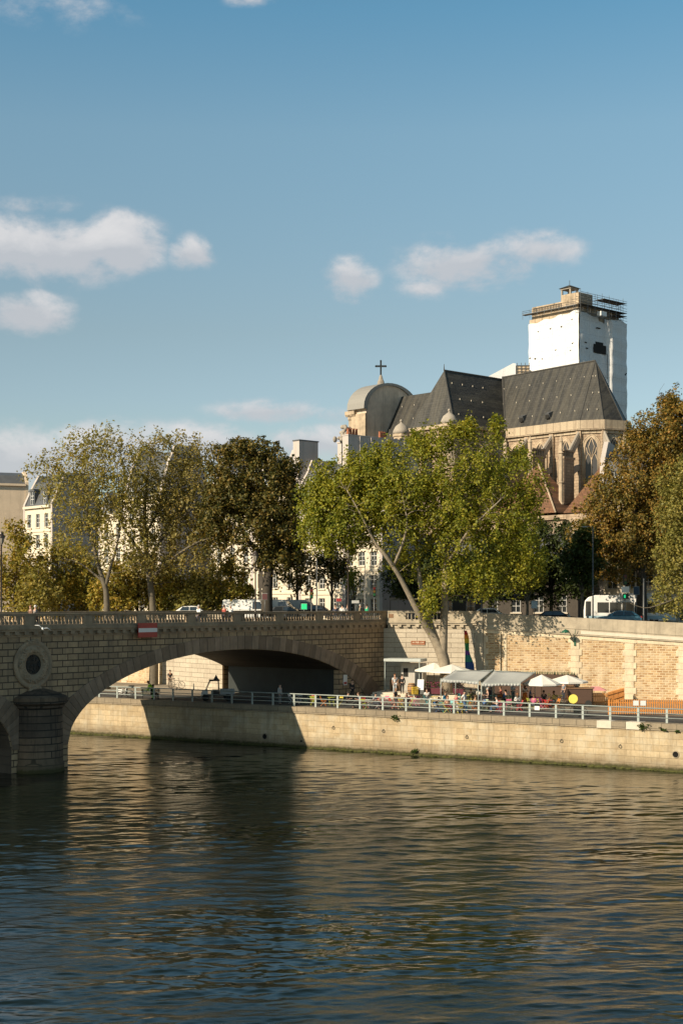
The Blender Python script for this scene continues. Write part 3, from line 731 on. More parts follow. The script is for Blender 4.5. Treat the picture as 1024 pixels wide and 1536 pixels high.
# transept roof, hipped at its south end
XE, XW = XT + HWC, XT - HWC; YS, YA = -14.6, -12.0
m = MB(); zt_ = ZR - .3
m.poly([(XE, YS, ZE), (XE, 4, ZE), (XT, 4, zt_), (XT, YA, zt_)]); m.poly([(XW, YS, ZE), (XE, YS, ZE), (XT, YA, zt_)]); m.poly([(XW, 4, ZE), (XW, YS, ZE), (XT, YA, zt_), (XT, 4, zt_)])
tr = m.build('transept_roof', M['slate'], ch)
m = MB(); m.tube([(XT, YA, zt_ + .04), (XT, 0, zt_ + .04)], .12, 6); m.tube([(XE, YS, ZE), (XT, YA, zt_ + .04)], .08, 5); m.tube([(XE, -HWC, ZE), (XT, 0, ZR + .1)], .16, 5)
m.tube([(XT, YA, zt_), (XT, YA, zt_ + .9)], [.09, .03], 5)
m.build('roof_ridge', M['lead'], tr)
hooks(tr, V((XE, YS, ZE)), V((XE, -HWC, ZE)), V((XT, -HWC, zt_)), V((XT, YA, zt_)), 3, 4, (.06, 0, .05))
hooks(tr, V((XW, YS, ZE)), V((XW, -HWC, ZE)), V((XT, -HWC, zt_)), V((XT, YA, zt_)), 3, 3, (-.06, 0, .05))
# nave roof
XF = -37.0
m = MB(); zn = ZR - .5
m.poly([(XF, -HWC, ZE), (XT, -HWC, ZE), (XT, 0, zn), (XF, 0, zn)]); m.poly([(XT, HWC, ZE), (XF, HWC, ZE), (XF, 0, zn), (XT, 0, zn)])
nr = m.build('nave_roof', M['slate'], ch)
hooks(nr, V((XF, -HWC, ZE)), V((XT - 5, -HWC, ZE)), V((XT - 5, 0, zn)), V((XF, 0, zn)), 3, 6)
# upper walls
wr_ = .25
def ring_pts(off): return [(HWC + off) * 1.0 * math.cos(R(a)) for a in (0,)]
def apx(off): return [((HWC + off) * math.cos(R(a)), (HWC + off) * math.sin(R(a))) for a in (-80, -38, 4, 46, 90)]
out = [(XF, -HWC - .1)] + apx(.1) + [(XF, HWC + .1)]
MB().slab(out, 10, ZE - 1.3).build('upper_wall', M['church'], ch)
c = MB(); c.slab([(XF, -HWC - .55)] + apx(.55) + [(XF, HWC + .55)], ZE - 1.1, ZE - .02); c.slab([(XF, -HWC - .7)] + apx(.7) + [(XF, HWC + .7)], ZE - 1.32, ZE - 1.103)
c.slab([(XF, -HWC - .3)] + apx(.3) + [(XF, HWC + .3)], ZE - 1.75, ZE - 1.323)
ps = c.build('eaves_parapet', M['churchcourse'], ch)
MB().slab([(XW, YS - .1), (XE, YS - .1), (XE, 4), (XW, 4)], 10, ZE - .5).build('transept_wall', M['church'], ch)
MB().slab([(XW - .4, YS - .5), (XE + .4, YS - .5), (XE + .4, -HWC - .8), (XW - .4, -HWC - .8)], ZE - .497, ZE - .03).build('transept_cornice', M['churchtrim'], ch)

def pointed(w, h, n=7):                    # outline of a pointed window, foot at 0
    r_ = w; zs = h - w * .866; pts = [(-w / 2, 0), (w / 2, 0)]
    for i in range(n + 1): a = R(60) * i / n; pts.append((-w / 2 + r_ * math.cos(a), zs + r_ * math.sin(a)))
    for i in range(1, n + 1): a = R(60) * (n - i) / n; pts.append((w / 2 - r_ * math.cos(a), zs + r_ * math.sin(a)))
    return pts
def gothic_window(a, b, z0, w, h):
    """window on the wall segment a-b (local plan), outward to the right of a->b"""
    d = (V(b + (0,)) - V(a + (0,))); c_ = (V(a + (0,)) + V(b + (0,))) / 2; rz = math.atan2(d.y, d.x)
    def put(mb, name, mt, par, sm=False):
        o = mb.build(name, mt, par, sm); return o
    g_ = MB(); g_.prism(pointed(w, h), -.02, .05); o = put(g_, 'gothic_window', M['leadglass'], ch)
    o.location = (c_.x, c_.y, z0); o.rotation_euler = (0, 0, rz)
    P = pointed(w, h); t = MB()
    t.tube([(x, -.06, z) for x, z in P[1:] + P[:1]], .11, 6); t.tube([(x * 1.32, -.05, z * 1.0 + (.3 if z > h * .5 else 0)) for x, z in P[1:] + P[:1]], .10, 6)
    t.tube([(x * 1.16, -.03, z + .12) for x, z in P[1:] + P[:1]], .12, 5)
    t.tube([(0, -.05, 0), (0, -.05, h * .58)], .07, 5)
    for s_ in (-1, 1):
        t.tube([(0, -.05, h * .5), (s_ * w * .12, -.05, h * .62), (s_ * w * .3, -.05, h * .68), (s_ * w * .38, -.05, h * .78)], .06, 5)
        t.tube([(0, -.05, h * .58), (s_ * w * .22, -.05, h * .8), (s_ * .02, -.05, h * .97)], .06, 5)
        t.tube([(s_ * w * .46, -.05, h * .5), (s_ * w * .3, -.05, h * .64)], .05, 5)
    put(t, 'tracery', M['churchtrim'], o, True)
apw = apx(.1)
for i in range(3): gothic_window(apw[i], apw[i + 1], 27.4, 1.75, 6.4)
for x in (-1.5, -5.8, -10.2, -13.6): gothic_window((x - 1, -HWC - .1), (x + 1, -HWC - .1), 28.0, 1.7, 5.6)
for x in (-24, -29, -34, -38.5): gothic_window((x - 1, -HWC - .1), (x + 1, -HWC - .1), 28.0, 1.7, 5.6)

def buttress(p, ang, out=4.6, top=31.2, pinn=34.0, z0=11, thick=.75, flyer_z=34.6):
    """flying buttress leaving the wall at p in plan direction ang"""
    fb = MB(); n = 8; pts_u, pts_l = [], []
    for i in range(n + 1):
        t = i / n; x = out * .72 * t
        pts_u.append((x, flyer_z - 3.6 * t)); pts_l.append((x, flyer_z - 1.0 - 3.1 * t - 1.1 * math.sin(math.pi * t * .5) * .5))
    fb.prism(pts_u + pts_l[::-1], -thick * .32, thick * .32)
    o = fb.build('flying_buttress', M['churchgrey'], ch); o.location = (p[0], p[1], 0); o.rotation_euler = (0, 0, ang)
    cpg = MB(); cpg.tube([(x, 0, z + .08) for x, z in pts_u], .2, 6); cpg.build('coping', M['churchgrey'], o, True)
    low_ = MB(); pl = []
    for i in range(n + 1): t = i / n; pl.append((out * .8 * t, 30.3 - 2.2 * t ** 1.5))
    low_.prism(pl + [(x, z - .8) for x, z in pl[::-1]], -thick * .25, thick * .25); low_.build('lower_flyer', M['churchgrey'], o)
    pm = MB(); pm.box(out * .45, out, -thick / 2, thick / 2, z0, top); pm.box(out * .42, out + .1, -thick / 2 - .1, thick / 2 + .1, top + .003, top + .3); pm.box(-.3, .42, -.36, .36, 14, flyer_z + .6)
    pm.box(out * .6, out + .04, -thick / 2 - .05, thick / 2 + .05, 22.5, 22.8)
    for i in range(5): pm.box(out * (.48 + .1 * i), out * (.48 + .1 * i) + .12, -thick / 2, thick / 2, top + .303, top + 1.0)
    pm.box(out * .44, out, -thick / 2, thick / 2, top + 1.003, top + 1.2)
    pm.build('buttress_pier', M['church'], o)
    pn = MB(); pn.lathe([(.33, top - 9), (.33, top - 6), (.42, top - 5.9), (.3, top - 5.6), (.3, top - 3.2), (.4, top - 3.1), (.27, top - 2.9), (.27, top + .6), (.4, top + .7), (.24, top + .9), (.24, pinn - .9), (.3, pinn - .8), (.02, pinn)], (out + .1, 0, 0), 8)
    pn.build('pinnacle', M['churchtrim'], o)
buttress(AP[0], R(-80), 4.9, 30.6, 33.6)
buttress((-3.7, -HWC), R(-90)); buttress((-8.0, -HWC), R(-90)); buttress((-12.0, -HWC), R(-90), 4.2)
buttress(AP[1], R(-28), 4.6, 29.5, 32.4); buttress(AP[2], R(4), 4.6, 29.5, 32.4)
for x in (-22, -26.5, -31.5, -36.3): buttress((x, -HWC), R(-90))

# chapels round the choir: low walls, flat terrace, tiled roofs
ap_, lb = cl(at(908, 687, 184.2)), cl(at(846, 770, 178.0)); za, zb_ = 30.7, 23.3
m = MB(); x0 = (ap_[0] + lb[0]) / 2; yT, yB = ap_[1], lb[1]
m.poly([(x0, yB, zb_), (x0 + 8.5, yB, zb_), (x0 + 4.2, yT, za), (x0, yT, za)]); m.poly([(x0 + 8.5, yB, zb_), (x0 + 8.5, yT + 6, zb_), (x0 + 4.2, yT, za)])
m.poly([(x0, yT, za), (x0, yT + 2, zb_), (x0, yB, zb_)])
m.build('chapel_roof', M['tile'], ch)
MB().box(x0 + .25, x0 + 8.2, yB + .3, yT + 5, 10, zb_ - .02).build('chapel_wall', M['church'], ch)
a2, r2 = cl(at(807, 695, 186.0)), cl(at(833, 767, 180.0))
m = MB(); zz = 23.5; xb, ya = r2; xa, yb = 2 * a2[0] - xb, 2 * a2[1] - ya; pk = (a2[0], a2[1], 30.3)
m.poly([(xa, ya, zz), (xb, ya, zz), pk]); m.poly([(xb, ya, zz), (xb, yb, zz), pk]); m.poly([(xa, yb, zz), (xa, ya, zz), pk]); m.poly([(xb, yb, zz), (xa, yb, zz), pk])
o = m.build('chapel_roof', M['tile'], ch); m = MB(); m.tube([(xb, ya, zz), pk], .1, 5); m.build('hip_capping', M['churchtrim'], o)
m = MB(); m.box(-16, x0 + 8, ya + .3, -HWC, 10, 22.6); m.box(-16, x0 + .2, ya - .1, ya + .9, 22.603, 23.2); m.build('chapel_wall', M['church'], ch)
m = MB()
for k in range(6): xx = -15 + k * 3.6; m.box(xx, xx + .9, ya - .9, ya + .29, 10, 21.0); m.hexa([(xx, ya - .9, 21), (xx + .9, ya - .9, 21), (xx + .9, ya + .29, 21), (xx, ya + .29, 21), (xx, ya + .1, 22.2), (xx + .9, ya + .1, 22.2), (xx + .9, ya + .29, 22.2), (xx, ya + .29, 22.2)])
m.build('wall_buttress', M['churchtrim'], ch)
m = MB(); m.box(XF, XW - .3, -13.5, -HWC, 10, 27.5); m.box(XF, XW - .3, -13.8, -13.2, 27.503, 28.4); m.build('aisle_wall', M['church'], ch)
# classical west front seen from behind, with its rounded pediment and cross
m = MB(); fw = 5.4; n = 18; zspring, rise = 41.2, 4.1
arc = [(fw * math.cos(math.pi * i / n), zspring + rise * math.sin(math.pi * i / n)) for i in range(n + 1)]
def fprism(poly, x0, x1):
    mb = MB(); k = len(poly); vs = [(x0, y, z) for y, z in poly] + [(x1, y, z) for y, z in poly]
    return mb.add(vs, [tuple(range(k - 1, -1, -1)), tuple(range(k, 2 * k))] + [(i, (i + 1) % k, (i + 1) % k + k, i + k) for i in range(k)])
yc = -2.2
def sh(p, dy): return [(y + dy, z) for y, z in p]
M['frontgrey'] = stone('west front stone', (.64, .54, .43), .15, .3)
ft = fprism(sh([(-fw + .15, 10), (fw - .15, 10)] + [(y * .97, z - .1) for y, z in arc], yc), XF - 2.4, XF + .1).build('west_front', M['frontgrey'], ch)
fprism(sh([(y * 1.1, z + .12 if 0 < i < n else z - .1) for i, (y, z) in enumerate(arc)] + [(y * .965, z - .25) for y, z in arc[::-1]], yc), XF - 3.4, XF + .35).build('pediment_roof', paint('grey lead', (.27, .26, .24), .6), ft)
m = MB(); m.box(XF - 4.1, XF - 2.0, yc - fw - .35, yc - fw + .4, zspring - .75, zspring - .2)
for k in range(7): m.box(XF - 4.0 + k * .3, XF - 3.85 + k * .3, yc - fw - .3, yc - fw + .1, zspring - 1.0, zspring - .76)
m.box(XF - 2.9, XF + .2, yc - fw - .12, yc - fw + .25, zspring - 7, zspring - .76)
m.lathe([(.42, 30), (.36, zspring - 1.6), (.5, zspring - 1.4), (.5, zspring - 1.02)], (XF - 3.4, yc - fw + .3, 0), 10)
m.build('front_column', M['churchtrim'], ft)
cb = at(571, 570, 219.5); cx_, cy_ = cl(cb); cb = V((cx_, cy_, cb.z))
m = MB(); m.lathe([(.6, -.9), (.5, -.2), (.34, .1), (.26, .5), (.13, .8)], cb, 8); ft2 = m.build('cross_base', M['churchgrey'], ch)
m = MB(); zc = cb.z
t_ = V((F, 0, 0)); dirn = (math.cos(-CA), math.sin(-CA)); m.cbox((cb.x, cb.y, zc + 1.85), (.26, .26, 2.1), -CA); m.cbox((cb.x, cb.y, zc + 2.15), (1.5, .24, .26), -CA)
for s_ in (-1, 1): m.ell((cb.x + s_ * .75 * dirn[0], cb.y + s_ * .75 * dirn[1], zc + 2.15), (.17, .17, .17), 6, 4)
m.ell((cb.x, cb.y, zc + 2.95), (.17, .17, .17), 6, 4)
m.build('cross', M['iron'], ft2)
# stone lantern turrets on the south side
for u, v0, v1, Y, lab in ((673.5, 613, 664, 184.5, None), (601.5, 629, 672, 190.0, None)):
    p = at(u, v0, Y); x_, y_ = cl(p); zt2 = p.z; h_ = (v1 - v0) / F * Y
    m = MB(); m.lathe([(1.0, zt2 - h_ - 3), (1.0, zt2 - 2.4), (1.14, zt2 - 2.3), (1.14, zt2 - 1.95)], (x_, y_, 0), 8)
    o = m.build('lantern_turret', M['churchtrim'], ch)
    m = MB(); m.lathe([(1.2, zt2 - 1.94), (1.08, zt2 - 1.5), (.8, zt2 - .95), (.35, zt2 - .6), (.15, zt2 - .5), (.12, zt2 - .35)], (x_, y_, 0), 12); m.ell((x_, y_, zt2 - .18), (.2, .2, .2), 8, 5)
    m.build('turret_dome', M['churchgrey'], o, True)
    m = MB()
    for k in range(8):
        a = 2 * math.pi * k / 8; m.cbox((x_ + .97 * math.cos(a), y_ + .97 * math.sin(a), zt2 - 3.1), (.12, .36, .95), a)
    m.build('turret_opening', M['darkhole'], o)

# ------------------------------------------------------------------ bell tower in scaffold sheeting (local x = east, y = north; corner 0,0 = its south-east edge)
TO = Vector((34.96, 210, 0))
tw = thing('bell_tower', 'tall square bell tower wrapped in white scaffold sheeting with bare stone top', 'tower', TO, CA)
def tz(v): return EYE - (v - HZ) / F * 210
WL, WN_ = 9.4, 10.2
rng = np.random.default_rng(5)
def sheet(name, L, horiz_x, z0, zfun, seed, sgn):
    """rippled sheeting; runs along x (south side) or y (east side)"""
    nu, nz = int(L / .22), int(34 / .3); rg = np.random.default_rng(seed); co = []
    ph = rg.uniform(0, 6.28, 12); fr_ = rg.uniform(.3, 3, 12)
    for j in range(nz + 1):
        for i in range(nu + 1):
            a = L * i / nu; ztop = zfun(a / L); z = z0 + (ztop - z0) * j / nz
            w_ = .05 * abs(math.sin(a * 1.55)) + .03 * math.sin(z * 1.6 + ph[0]) + .025 * math.sin(z * 3.4 + a * .7 + ph[1]) + .02 * math.sin(a * 3 + z * .5 + ph[2])
            co.append((.28 - a, -.25 - w_, z) if horiz_x else (.25 + w_ * 1.3 + .75 * min(1, max(0, (a - 6.3) / .35)), a, z))
    i = np.arange((nu + 1) * (nz + 1)).reshape(nz + 1, nu + 1)
    q = np.stack([i[:-1, :-1], i[1:, :-1], i[1:, 1:], i[:-1, 1:]], -1).reshape(-1, 4)
    if not horiz_x: q = q[:, ::-1]
    return np_mesh(name, co, q, M['tarp'], tw, True)
MB().box(-WL, 0, 0, WN_, 10, tz(466)).build('tower_shaft', M['churchtrim'], tw)
s_sheet = sheet('south_sheeting', WL + .2, True, 25, lambda t: tz(465 + 9 * t) + .12 * math.sin(t * 21), 1, -1)
e_sheet = sheet('east_sheeting', WN_ + .2, False, 20, lambda t: tz(468 + 4 * t + (8 if .42 < t < .56 else 0)) + .15 * math.sin(t * 17), 2, 1)
# torn flaps and the dark opening
m = MB(); rr = random.Random(12)
for a, v in ((.9, 478), (2.9, 486), (5.0, 486), (7.4, 487), (1.2, 524), (4.0, 520), (6.6, 530), (8.0, 528), (.8, 514), (9.0, 526)):
    x_ = -(WL - a) if False else -a; z_ = tz(v); k = rr.uniform(.14, .26)
    m.add([(x_ - k, -.36, z_ + k * .2), (x_ + k * .8, -.36, z_ + k * .7), (x_ + k * .3, -.37, z_ - k * .1), (x_ - k * .3, -.37, z_ - k * .6)], [(0, 1, 2), (0, 2, 3)])
m.build('sheet_tear', M['darkhole'], s_sheet)
m = MB(); m.box(.3, .42, 3.1, 6.1, tz(525), tz(512)); m.box(.3, .42, 3.6, 5.4, tz(511.9), tz(508)); m.build('sheet_opening', M['darkhole'], e_sheet)
for y0_, y1_, v0_, v1_ in ((1.0, 1.5, 513, 511.5), (3.8, 4.7, 487.5, 486), (1.3, 1.8, 521.5, 520)): MB().box(.34, .42, y0_, y1_, tz(v0_), tz(v1_)).build('sheet_tear', M['darkhole'], e_sheet)
m = MB(); m.add([(1.1, 9.7, tz(553)), (1.1, 10.0, tz(553.5)), (1.1, 10.35, tz(549)), (1.1, 10.1, tz(549.5))], [(0, 1, 2, 3)]); m.build('sheet_tear', M['darkhole'], e_sheet)
# bare top: parapet, balustrade, corner block, bell lantern
m = MB(); m.box(-WL + .4, -.1, .1, WN_ - .3, tz(466) + .003, tz(458)); m.box(-WL + .2, .15, -.15, WN_ - .1, tz(458) + .003, tz(455.5)); m.build('crown_course', M['churchtrim'], tw)
m = MB()
for k in range(20): x_ = -WL + .7 + k * .3; m.box(x_, x_ + .15, .15, .4, tz(455.5), tz(449)) 
m.box(-WL + .5, -1.9, .05, .5, tz(449) + .003, tz(447)); m.box(-WL + .4, -WL + .7, .05, .5, tz(455.5), tz(449)); m.build('parapet_balustrade', M['churchtrim'], tw)
MB().box(-3.3, 0, .1, 3.4, tz(455.5), tz(437)).build('corner_block', M['churchtrim'], tw, bevel=.08)
m = MB(); zl0, zl1 = tz(438), tz(426)
bx_, by_ = -3.4, 2.2
for a in (-1, 1):
    for b in (-1, 1): m.box(bx_ + a * .8 - .12, bx_ + a * .8 + .12, by_ + b * .8 - .12, by_ + b * .8 + .12, tz(455), zl1)
m.box(bx_ - 1, bx_ + 1, by_ - 1, by_ + 1, zl1 + .003, zl1 + .2); o = m.build('bell_lantern', M['churchgrey'], tw)
m = MB(); m.add([(bx_ - 1.2, by_ - 1.2, zl1 + .21), (bx_ + 1.2, by_ - 1.2, zl1 + .21), (bx_ + 1.2, by_ + 1.2, zl1 + .21), (bx_ - 1.2, by_ + 1.2, zl1 + .21), (bx_, by_, tz(418))], [(0, 1, 4), (1, 2, 4), (2, 3, 4), (3, 0, 4), (3, 2, 1, 0)])
m.tube([(bx_, by_, tz(418)), (bx_, by_, tz(411))], .04, 5); m.build('lantern_roof', M['slate'], o)
m = MB(); m.lathe([(.5, 0), (.42, .25), (.28, .7), (.1, .9)], (bx_, by_, zl0 + .1), 10); m.build('bell', M['iron'], o)
# scaffold: platforms and poles round the top
sc = thing('scaffold', 'open steel scaffold platforms around the bare top of the wrapped tower', 'scaffold', TO, CA)
m = MB(); m.box(-WL - .5, .5, -1.1, -.35, tz(459.3), tz(458.9)); m.box(.3, 1.2, -1.1, WN_, tz(458), tz(457.4)); m.box(-.6, 1.2, 4.6, WN_, tz(443), tz(442.5)); m.box(-2, 1.2, 7.5, WN_, tz(463), tz(462.4)); m.build('platform', M['deck'], sc)
MB().box(-WL - .5, .5, -1.15, -1.10, tz(458.9), tz(458.1)).build('toe_board', M['steel'], sc)
m = MB()
def pole(a, b, r_=.05): m.tube([a, b], r_, 4)
for k in range(8):
    x_ = -WL - .4 + k * 1.4; pole((x_, -1.1, tz(466)), (x_, -1.1, tz(453 if k < 3 else 455)), .035)
for k in range(7):
    y_ = -1.0 + k * 1.7
    for x_ in (1.2, .3): pole((x_, y_, tz(474)), (x_, y_, tz(436 + (k % 3) * 2)), .035)
    pole((.0, y_, tz(464)), (1.2, y_, tz(464)), .03); pole((-.5, y_, tz(450)), (1.2, y_, tz(450)), .03)
for v in (456, 453.5): pole((-WL - .5, -1.1, tz(v)), (.5, -1.1, tz(v)), .03)
for v in (440, 446, 451, 455, 466, 470):
    for x_ in (1.2, .3): pole((x_, -1.0, tz(v)), (x_, WN_, tz(v)), .03)
for k in range(5): pole((-1.5 * k, WN_, tz(472)), (-1.5 * k, WN_, tz(440)), .03)
for k in range(3): pole((-.5, 8 + k, tz(445)), (-.5, 8 + k, tz(430 + k * 3)), .025)
m.build('scaffold_pole', M['steel'], sc)
m = MB()
for k in range(9): m.box(.45, .5, 6.3, 6.9, tz(528 + k * 4), tz(527.3 + k * 4))
m.box(.45, .5, 6.3, 6.36, tz(562), tz(524)); m.box(.45, .5, 6.84, 6.9, tz(562), tz(524)); m.build('ladder', M['steel'], sc)
MB().box(.9, 1.7, 3.2, 4.6, tz(471), tz(464)).build('hoist_box', M['white'], sc, bevel=.05)
# sheeted roof works beside the tower
p = at(730, 567, 213); q = at(773, 546, 213); r_ = at(793, 568, 213)
an = thing('sheeted_roof_works', 'white sheeted roof shelter beside the tower with bare scaffolded end', 'roof shelter', (p.x, p.y, 0), CA)
lx = lambda P: ((P - V((p.x, p.y, 0))).dot(CX), (P - V((p.x, p.y, 0))).dot(CY))
ang_w = math.atan2(1, 0)
u1, u2 = (q.x - p.x), (r_.x - p.x)
an.rotation_euler.z = R(-8)
m = MB(); m.prism([(-.5, p.z - 8), (u1, p.z - 8), (u1, q.z), (u1 - .4, q.z + .05), (0, p.z + .15), (-.5, p.z)], 0, 6); m.build('sheet_cover', M['tarp'], an)
m = MB(); m.box(u1 + .02, u2, .2, 5.5, p.z - 8, q.z - .25); o = m.build('bare_end', M['churchtrim'], an)
m = MB()
for k in range(6): m.tube([(u1 + .1, .1, q.z - .3 - k * .45), (u2 + .1, .1, q.z - .35 - k * .45)], .05, 4)
for k in range(4): m.tube([(u1 + .2 + k * .6, .08, p.z - 3), (u1 + .2 + k * .6, .08, q.z + .1)], .045, 4)
m.build('scaffold_pole', M['steel'], o)

# ================================================================== street buildings (local x along the street toward the viewer's end, y = into the block)
WAng = R(-48)
def holes_wall(mb, x0, x1, z0, z1, holes, y=0.0, rev=.22):
    xs = sorted({x0, x1, *[h[0] for h in holes], *[h[1] for h in holes]}); zs = sorted({z0, z1, *[h[2] for h in holes], *[h[3] for h in holes]})
    for a, b in zip(xs, xs[1:]):
        for c_, d in zip(zs, zs[1:]):
            mx, mz_ = (a + b) / 2, (c_ + d) / 2
            if not any(h[0] < mx < h[1] and h[2] < mz_ < h[3] for h in holes): mb.quad((a, y, c_), (b, y, c_), (b, y, d), (a, y, d))
    for a, b, c_, d in holes:
        mb.quad((a, y, c_), (a, y + rev, c_), (a, y + rev, d), (a, y, d)); mb.quad((b, y + rev, c_), (b, y, c_), (b, y, d), (b, y + rev, d))
        mb.quad((a, y, d), (a, y + rev, d), (b, y + rev, d), (b, y, d)); mb.quad((a, y + rev, c_), (a, y, c_), (b, y, c_), (b, y + rev, c_))
def window(par, a, b, c_, d, y=.2, shutters=False):
    o = MB().box(a, b, y, y + .04, c_, d).build('window', M['glass'], par)
    f = MB(); t = .07
    f.box(a, a + t, y - .05, y - .002, c_, d); f.box(b - t, b, y - .05, y - .002, c_, d); f.box((a + b) / 2 - t / 2, (a + b) / 2 + t / 2, y - .05, y - .002, c_, d)
    for k in (0, .36, .7, 1): zz = c_ + (d - c_ - t) * k; f.box(a + t, b - t, y - .045, y - .003, zz, zz + t)
    f.build('window_frame', M['frame'], o)
    MB().box(a - .12, b + .12, y - .34, y - .06, c_ - .14, c_ - .005).build('window_sill', M['cream'], o)
    return o
def building(label, org, L, depth, zeave, zroof, facade='cream', cols=3, rows=5, mansard=True, gable='plaster', dormers=2, chim=(), gable_up=0.8, name='apartment_building', zbase=10.0, blank=False, rz=WAng):
    """org = south-east corner on plan; the facade runs west (-x) for L, the block is depth deep"""
    b = thing(name, label, 'building', (org[0], org[1], 0), rz)
    hl = []; fh = (zeave - zbase - 1) / rows; cw = L / cols
    for r_ in range(rows):
        for c_ in range(cols):
            xm = -L + (c_ + .5) * cw; z0 = zbase + r_ * fh + .9; hl.append((xm - .55, xm + .55, z0, z0 + min(2.1, fh - 1.1)))
    if blank: hl = []
    f = MB(); holes_wall(f, -L, 0, zbase - 1, zeave, hl); f.build('facade', M[facade], b)
    for h in hl: window(b, *h)
    for r_ in range(1, rows): z0 = zbase + r_ * fh + .2; MB().box(-L, 0, -.12, -.003, z0, z0 + .22).build('string_course', M[facade], b)
    MB().box(-L - .05, .05, -.4, -.003, zeave - .35, zeave).build('eaves_cornice', M[facade], b)
    g_ = MB(); t = .5
    prof = [(0, zbase - 1), (depth, zbase - 1), (depth, zeave), (depth * .72, zroof + gable_up), (depth * .28, zroof + gable_up), (1.2, zeave + (zroof - zeave) * .6 + gable_up), (-.05, zeave + .3)]
    def gb(xa, xb):
        k = len(prof); vs = [(xa, y, z) for y, z in prof] + [(xb, y, z) for y, z in prof]
        g_.add(vs, [tuple(range(k - 1, -1, -1)), tuple(range(k, 2 * k))] + [(i, (i + 1) % k, (i + 1) % k + k, i + k) for i in range(k)])
    gb(.003, t); g_.build('gable_wall', M[gable], b); g_ = MB(); gb(-L - t, -L - .003); g_.build('gable_wall', M[gable], b)
    rf = MB(); zb1 = zeave + (zroof - zeave) * .68
    rp = [(.05, zeave), (1.5, zb1), (depth / 2, zroof), (depth - 1.5, zb1), (depth, zeave)]
    for (ya, za_), (yb2, zb2) in zip(rp, rp[1:]): rf.quad((-L, ya, za_), (0, ya, za_), (0, yb2, zb2), (-L, yb2, zb2))
    ro = rf.build('roof', M['zinc'], b)
    for k in range(dormers):
        xm = -L + (k + .5) * L / dormers; d = MB(); z0 = zeave + .15; z1 = z0 + 2.1
        d.box(xm - .75, xm - .5, .1, 1.6, z0, z1); d.box(xm + .5, xm + .75, .1, 1.6, z0, z1); d.box(xm - .9, xm + .9, -.05, 1.9, z1 + .003, z1 + .18); d.box(xm - .6, xm + .6, 0, 1.8, z1 + .183, z1 + .36)
        dm = d.build('dormer', M['zinc'], ro); MB().box(xm - .5, xm + .5, .22, .28, z0, z1).build('window', M['glass'], dm)
        fr_ = MB()
        for xx in (-.5, -.035, .43): fr_.box(xm + xx, xm + xx + .07, .16, .215, z0, z1)
        for zz in (0, .9, 1.4, 2.0): fr_.box(xm - .42, xm + .42, .165, .214, z0 + zz, z0 + zz + .06)
        fr_.build('window_frame', M['white'], dm)
    for (cx0, cy0, cw_, cd, zt3) in chim:
        c_ = MB(); c_.box(cx0, cx0 + cw_, cy0, cy0 + cd, zeave, zt3); c_.box(cx0 - .08, cx0 + cw_ + .08, cy0 - .08, cy0 + cd + .08, zt3 + .003, zt3 + .18)
        co = c_.build('chimney', M[gable], b); pt = MB(); n_ = max(2, int(cd / .45))
        for i in range(n_): pt.lathe([(.14, 0), (.1, .55), (.13, .6)], (cx0 + cw_ / 2, cy0 + .25 + i * (cd - .5) / max(1, n_ - 1), zt3 + .18), 8)
        pt.build('chimney_pot', M['pot'], co)
    return b
def zat(v, Y): return EYE - (v - HZ) / F * Y
o1 = at(514, 800, 165)
building('white apartment building with tall party wall and stone figure in front of the church', o1, 7.4, 12, zat(738, 165), zat(686, 170), cols=3, rows=5, dormers=2, gable_up=-.3, chim=((-5.6, 4.2, .7, 3.4, zat(664, 171)),))
o10 = at(569, 800, 161)
building('cream corner house with tall windows behind the leaning trunk and lantern lamp', o10, 8, 5, zat(775, 161), zat(745, 164), cols=4, rows=4, dormers=3, gable_up=.2)
# party wall of that house rises higher than its roof, plus carved figures and chimney pots
pw = thing('party_wall', 'tall pale party wall with ribs, clay pots and weathered figures on top', 'wall', (o1.x + .4, o1.y, 0), WAng)
zp = zat(655, 166)
m = MB(); m.box(-.55, .45, -.1, 11.5, 9, zp); m.box(-.6, .5, -.15, 11.6, zp + .003, zp + .15); m.build('wall_face', M['plaster'], pw)
m = MB()
for y_ in (1.6, 3.4, 6.0, 8.8): m.box(.453, .62, y_, y_ + .35, 9, zp - .01)
m.build('wall_rib', M['plaster'], pw)
m = MB(); rr = random.Random(4)
for k in range(22): m.ell((-1.1 + rr.gauss(0, .55), .6 + rr.gauss(0, .5), zp + .5 + rr.uniform(-.9, .8)), (rr.uniform(.18, .36), rr.uniform(.18, .3), rr.uniform(.2, .42)), 7, 5)
m.build('carved_figure', M['churchgrey'], pw, True)
m = MB()
for y_ in (.3, .75, 1.2, 1.65, 5.4, 5.8, 6.2): m.lathe([(.17, 0), (.13, .7), (.17, .78)], (-.05, y_, zp + .15), 8)
m.build('chimney_pot', M['pot'], pw)
o2 = at(446, 800, 171)
building('lower white house with grey zinc roof and square party wall behind the trees', o2, 8.5, 7, zat(735, 171), zat(690, 176), cols=3, rows=5, dormers=2, gable_up=-.4)
pq = thing('square_party_wall', 'square white party wall standing clear above the zinc roofs by the chestnut', 'wall', (o2.x, o2.y, 0), WAng)
MB().box(-1.05, .1, .2, 3.2, 20, zat(662, 172)).build('wall_face', M['plaster'], pq); MB().box(-1.12, .18, .12, 3.28, zat(662, 172) + .003, zat(662, 172) + .14).build('capping', M['zinc'], pq)
o3 = at(238, 800, 190)
building('tall cream building with mansard roof showing between the leafy crowns', o3, 8, 8.5, zat(745, 190), zat(676, 194), cols=3, rows=5, dormers=3, gable_up=.5)
o4 = at(420, 800, 178)
building('cream building hidden behind the dark chestnut crown', o4, 14, 7, zat(728, 178), zat(684, 182), cols=5, rows=5, dormers=4, gable_up=.5)
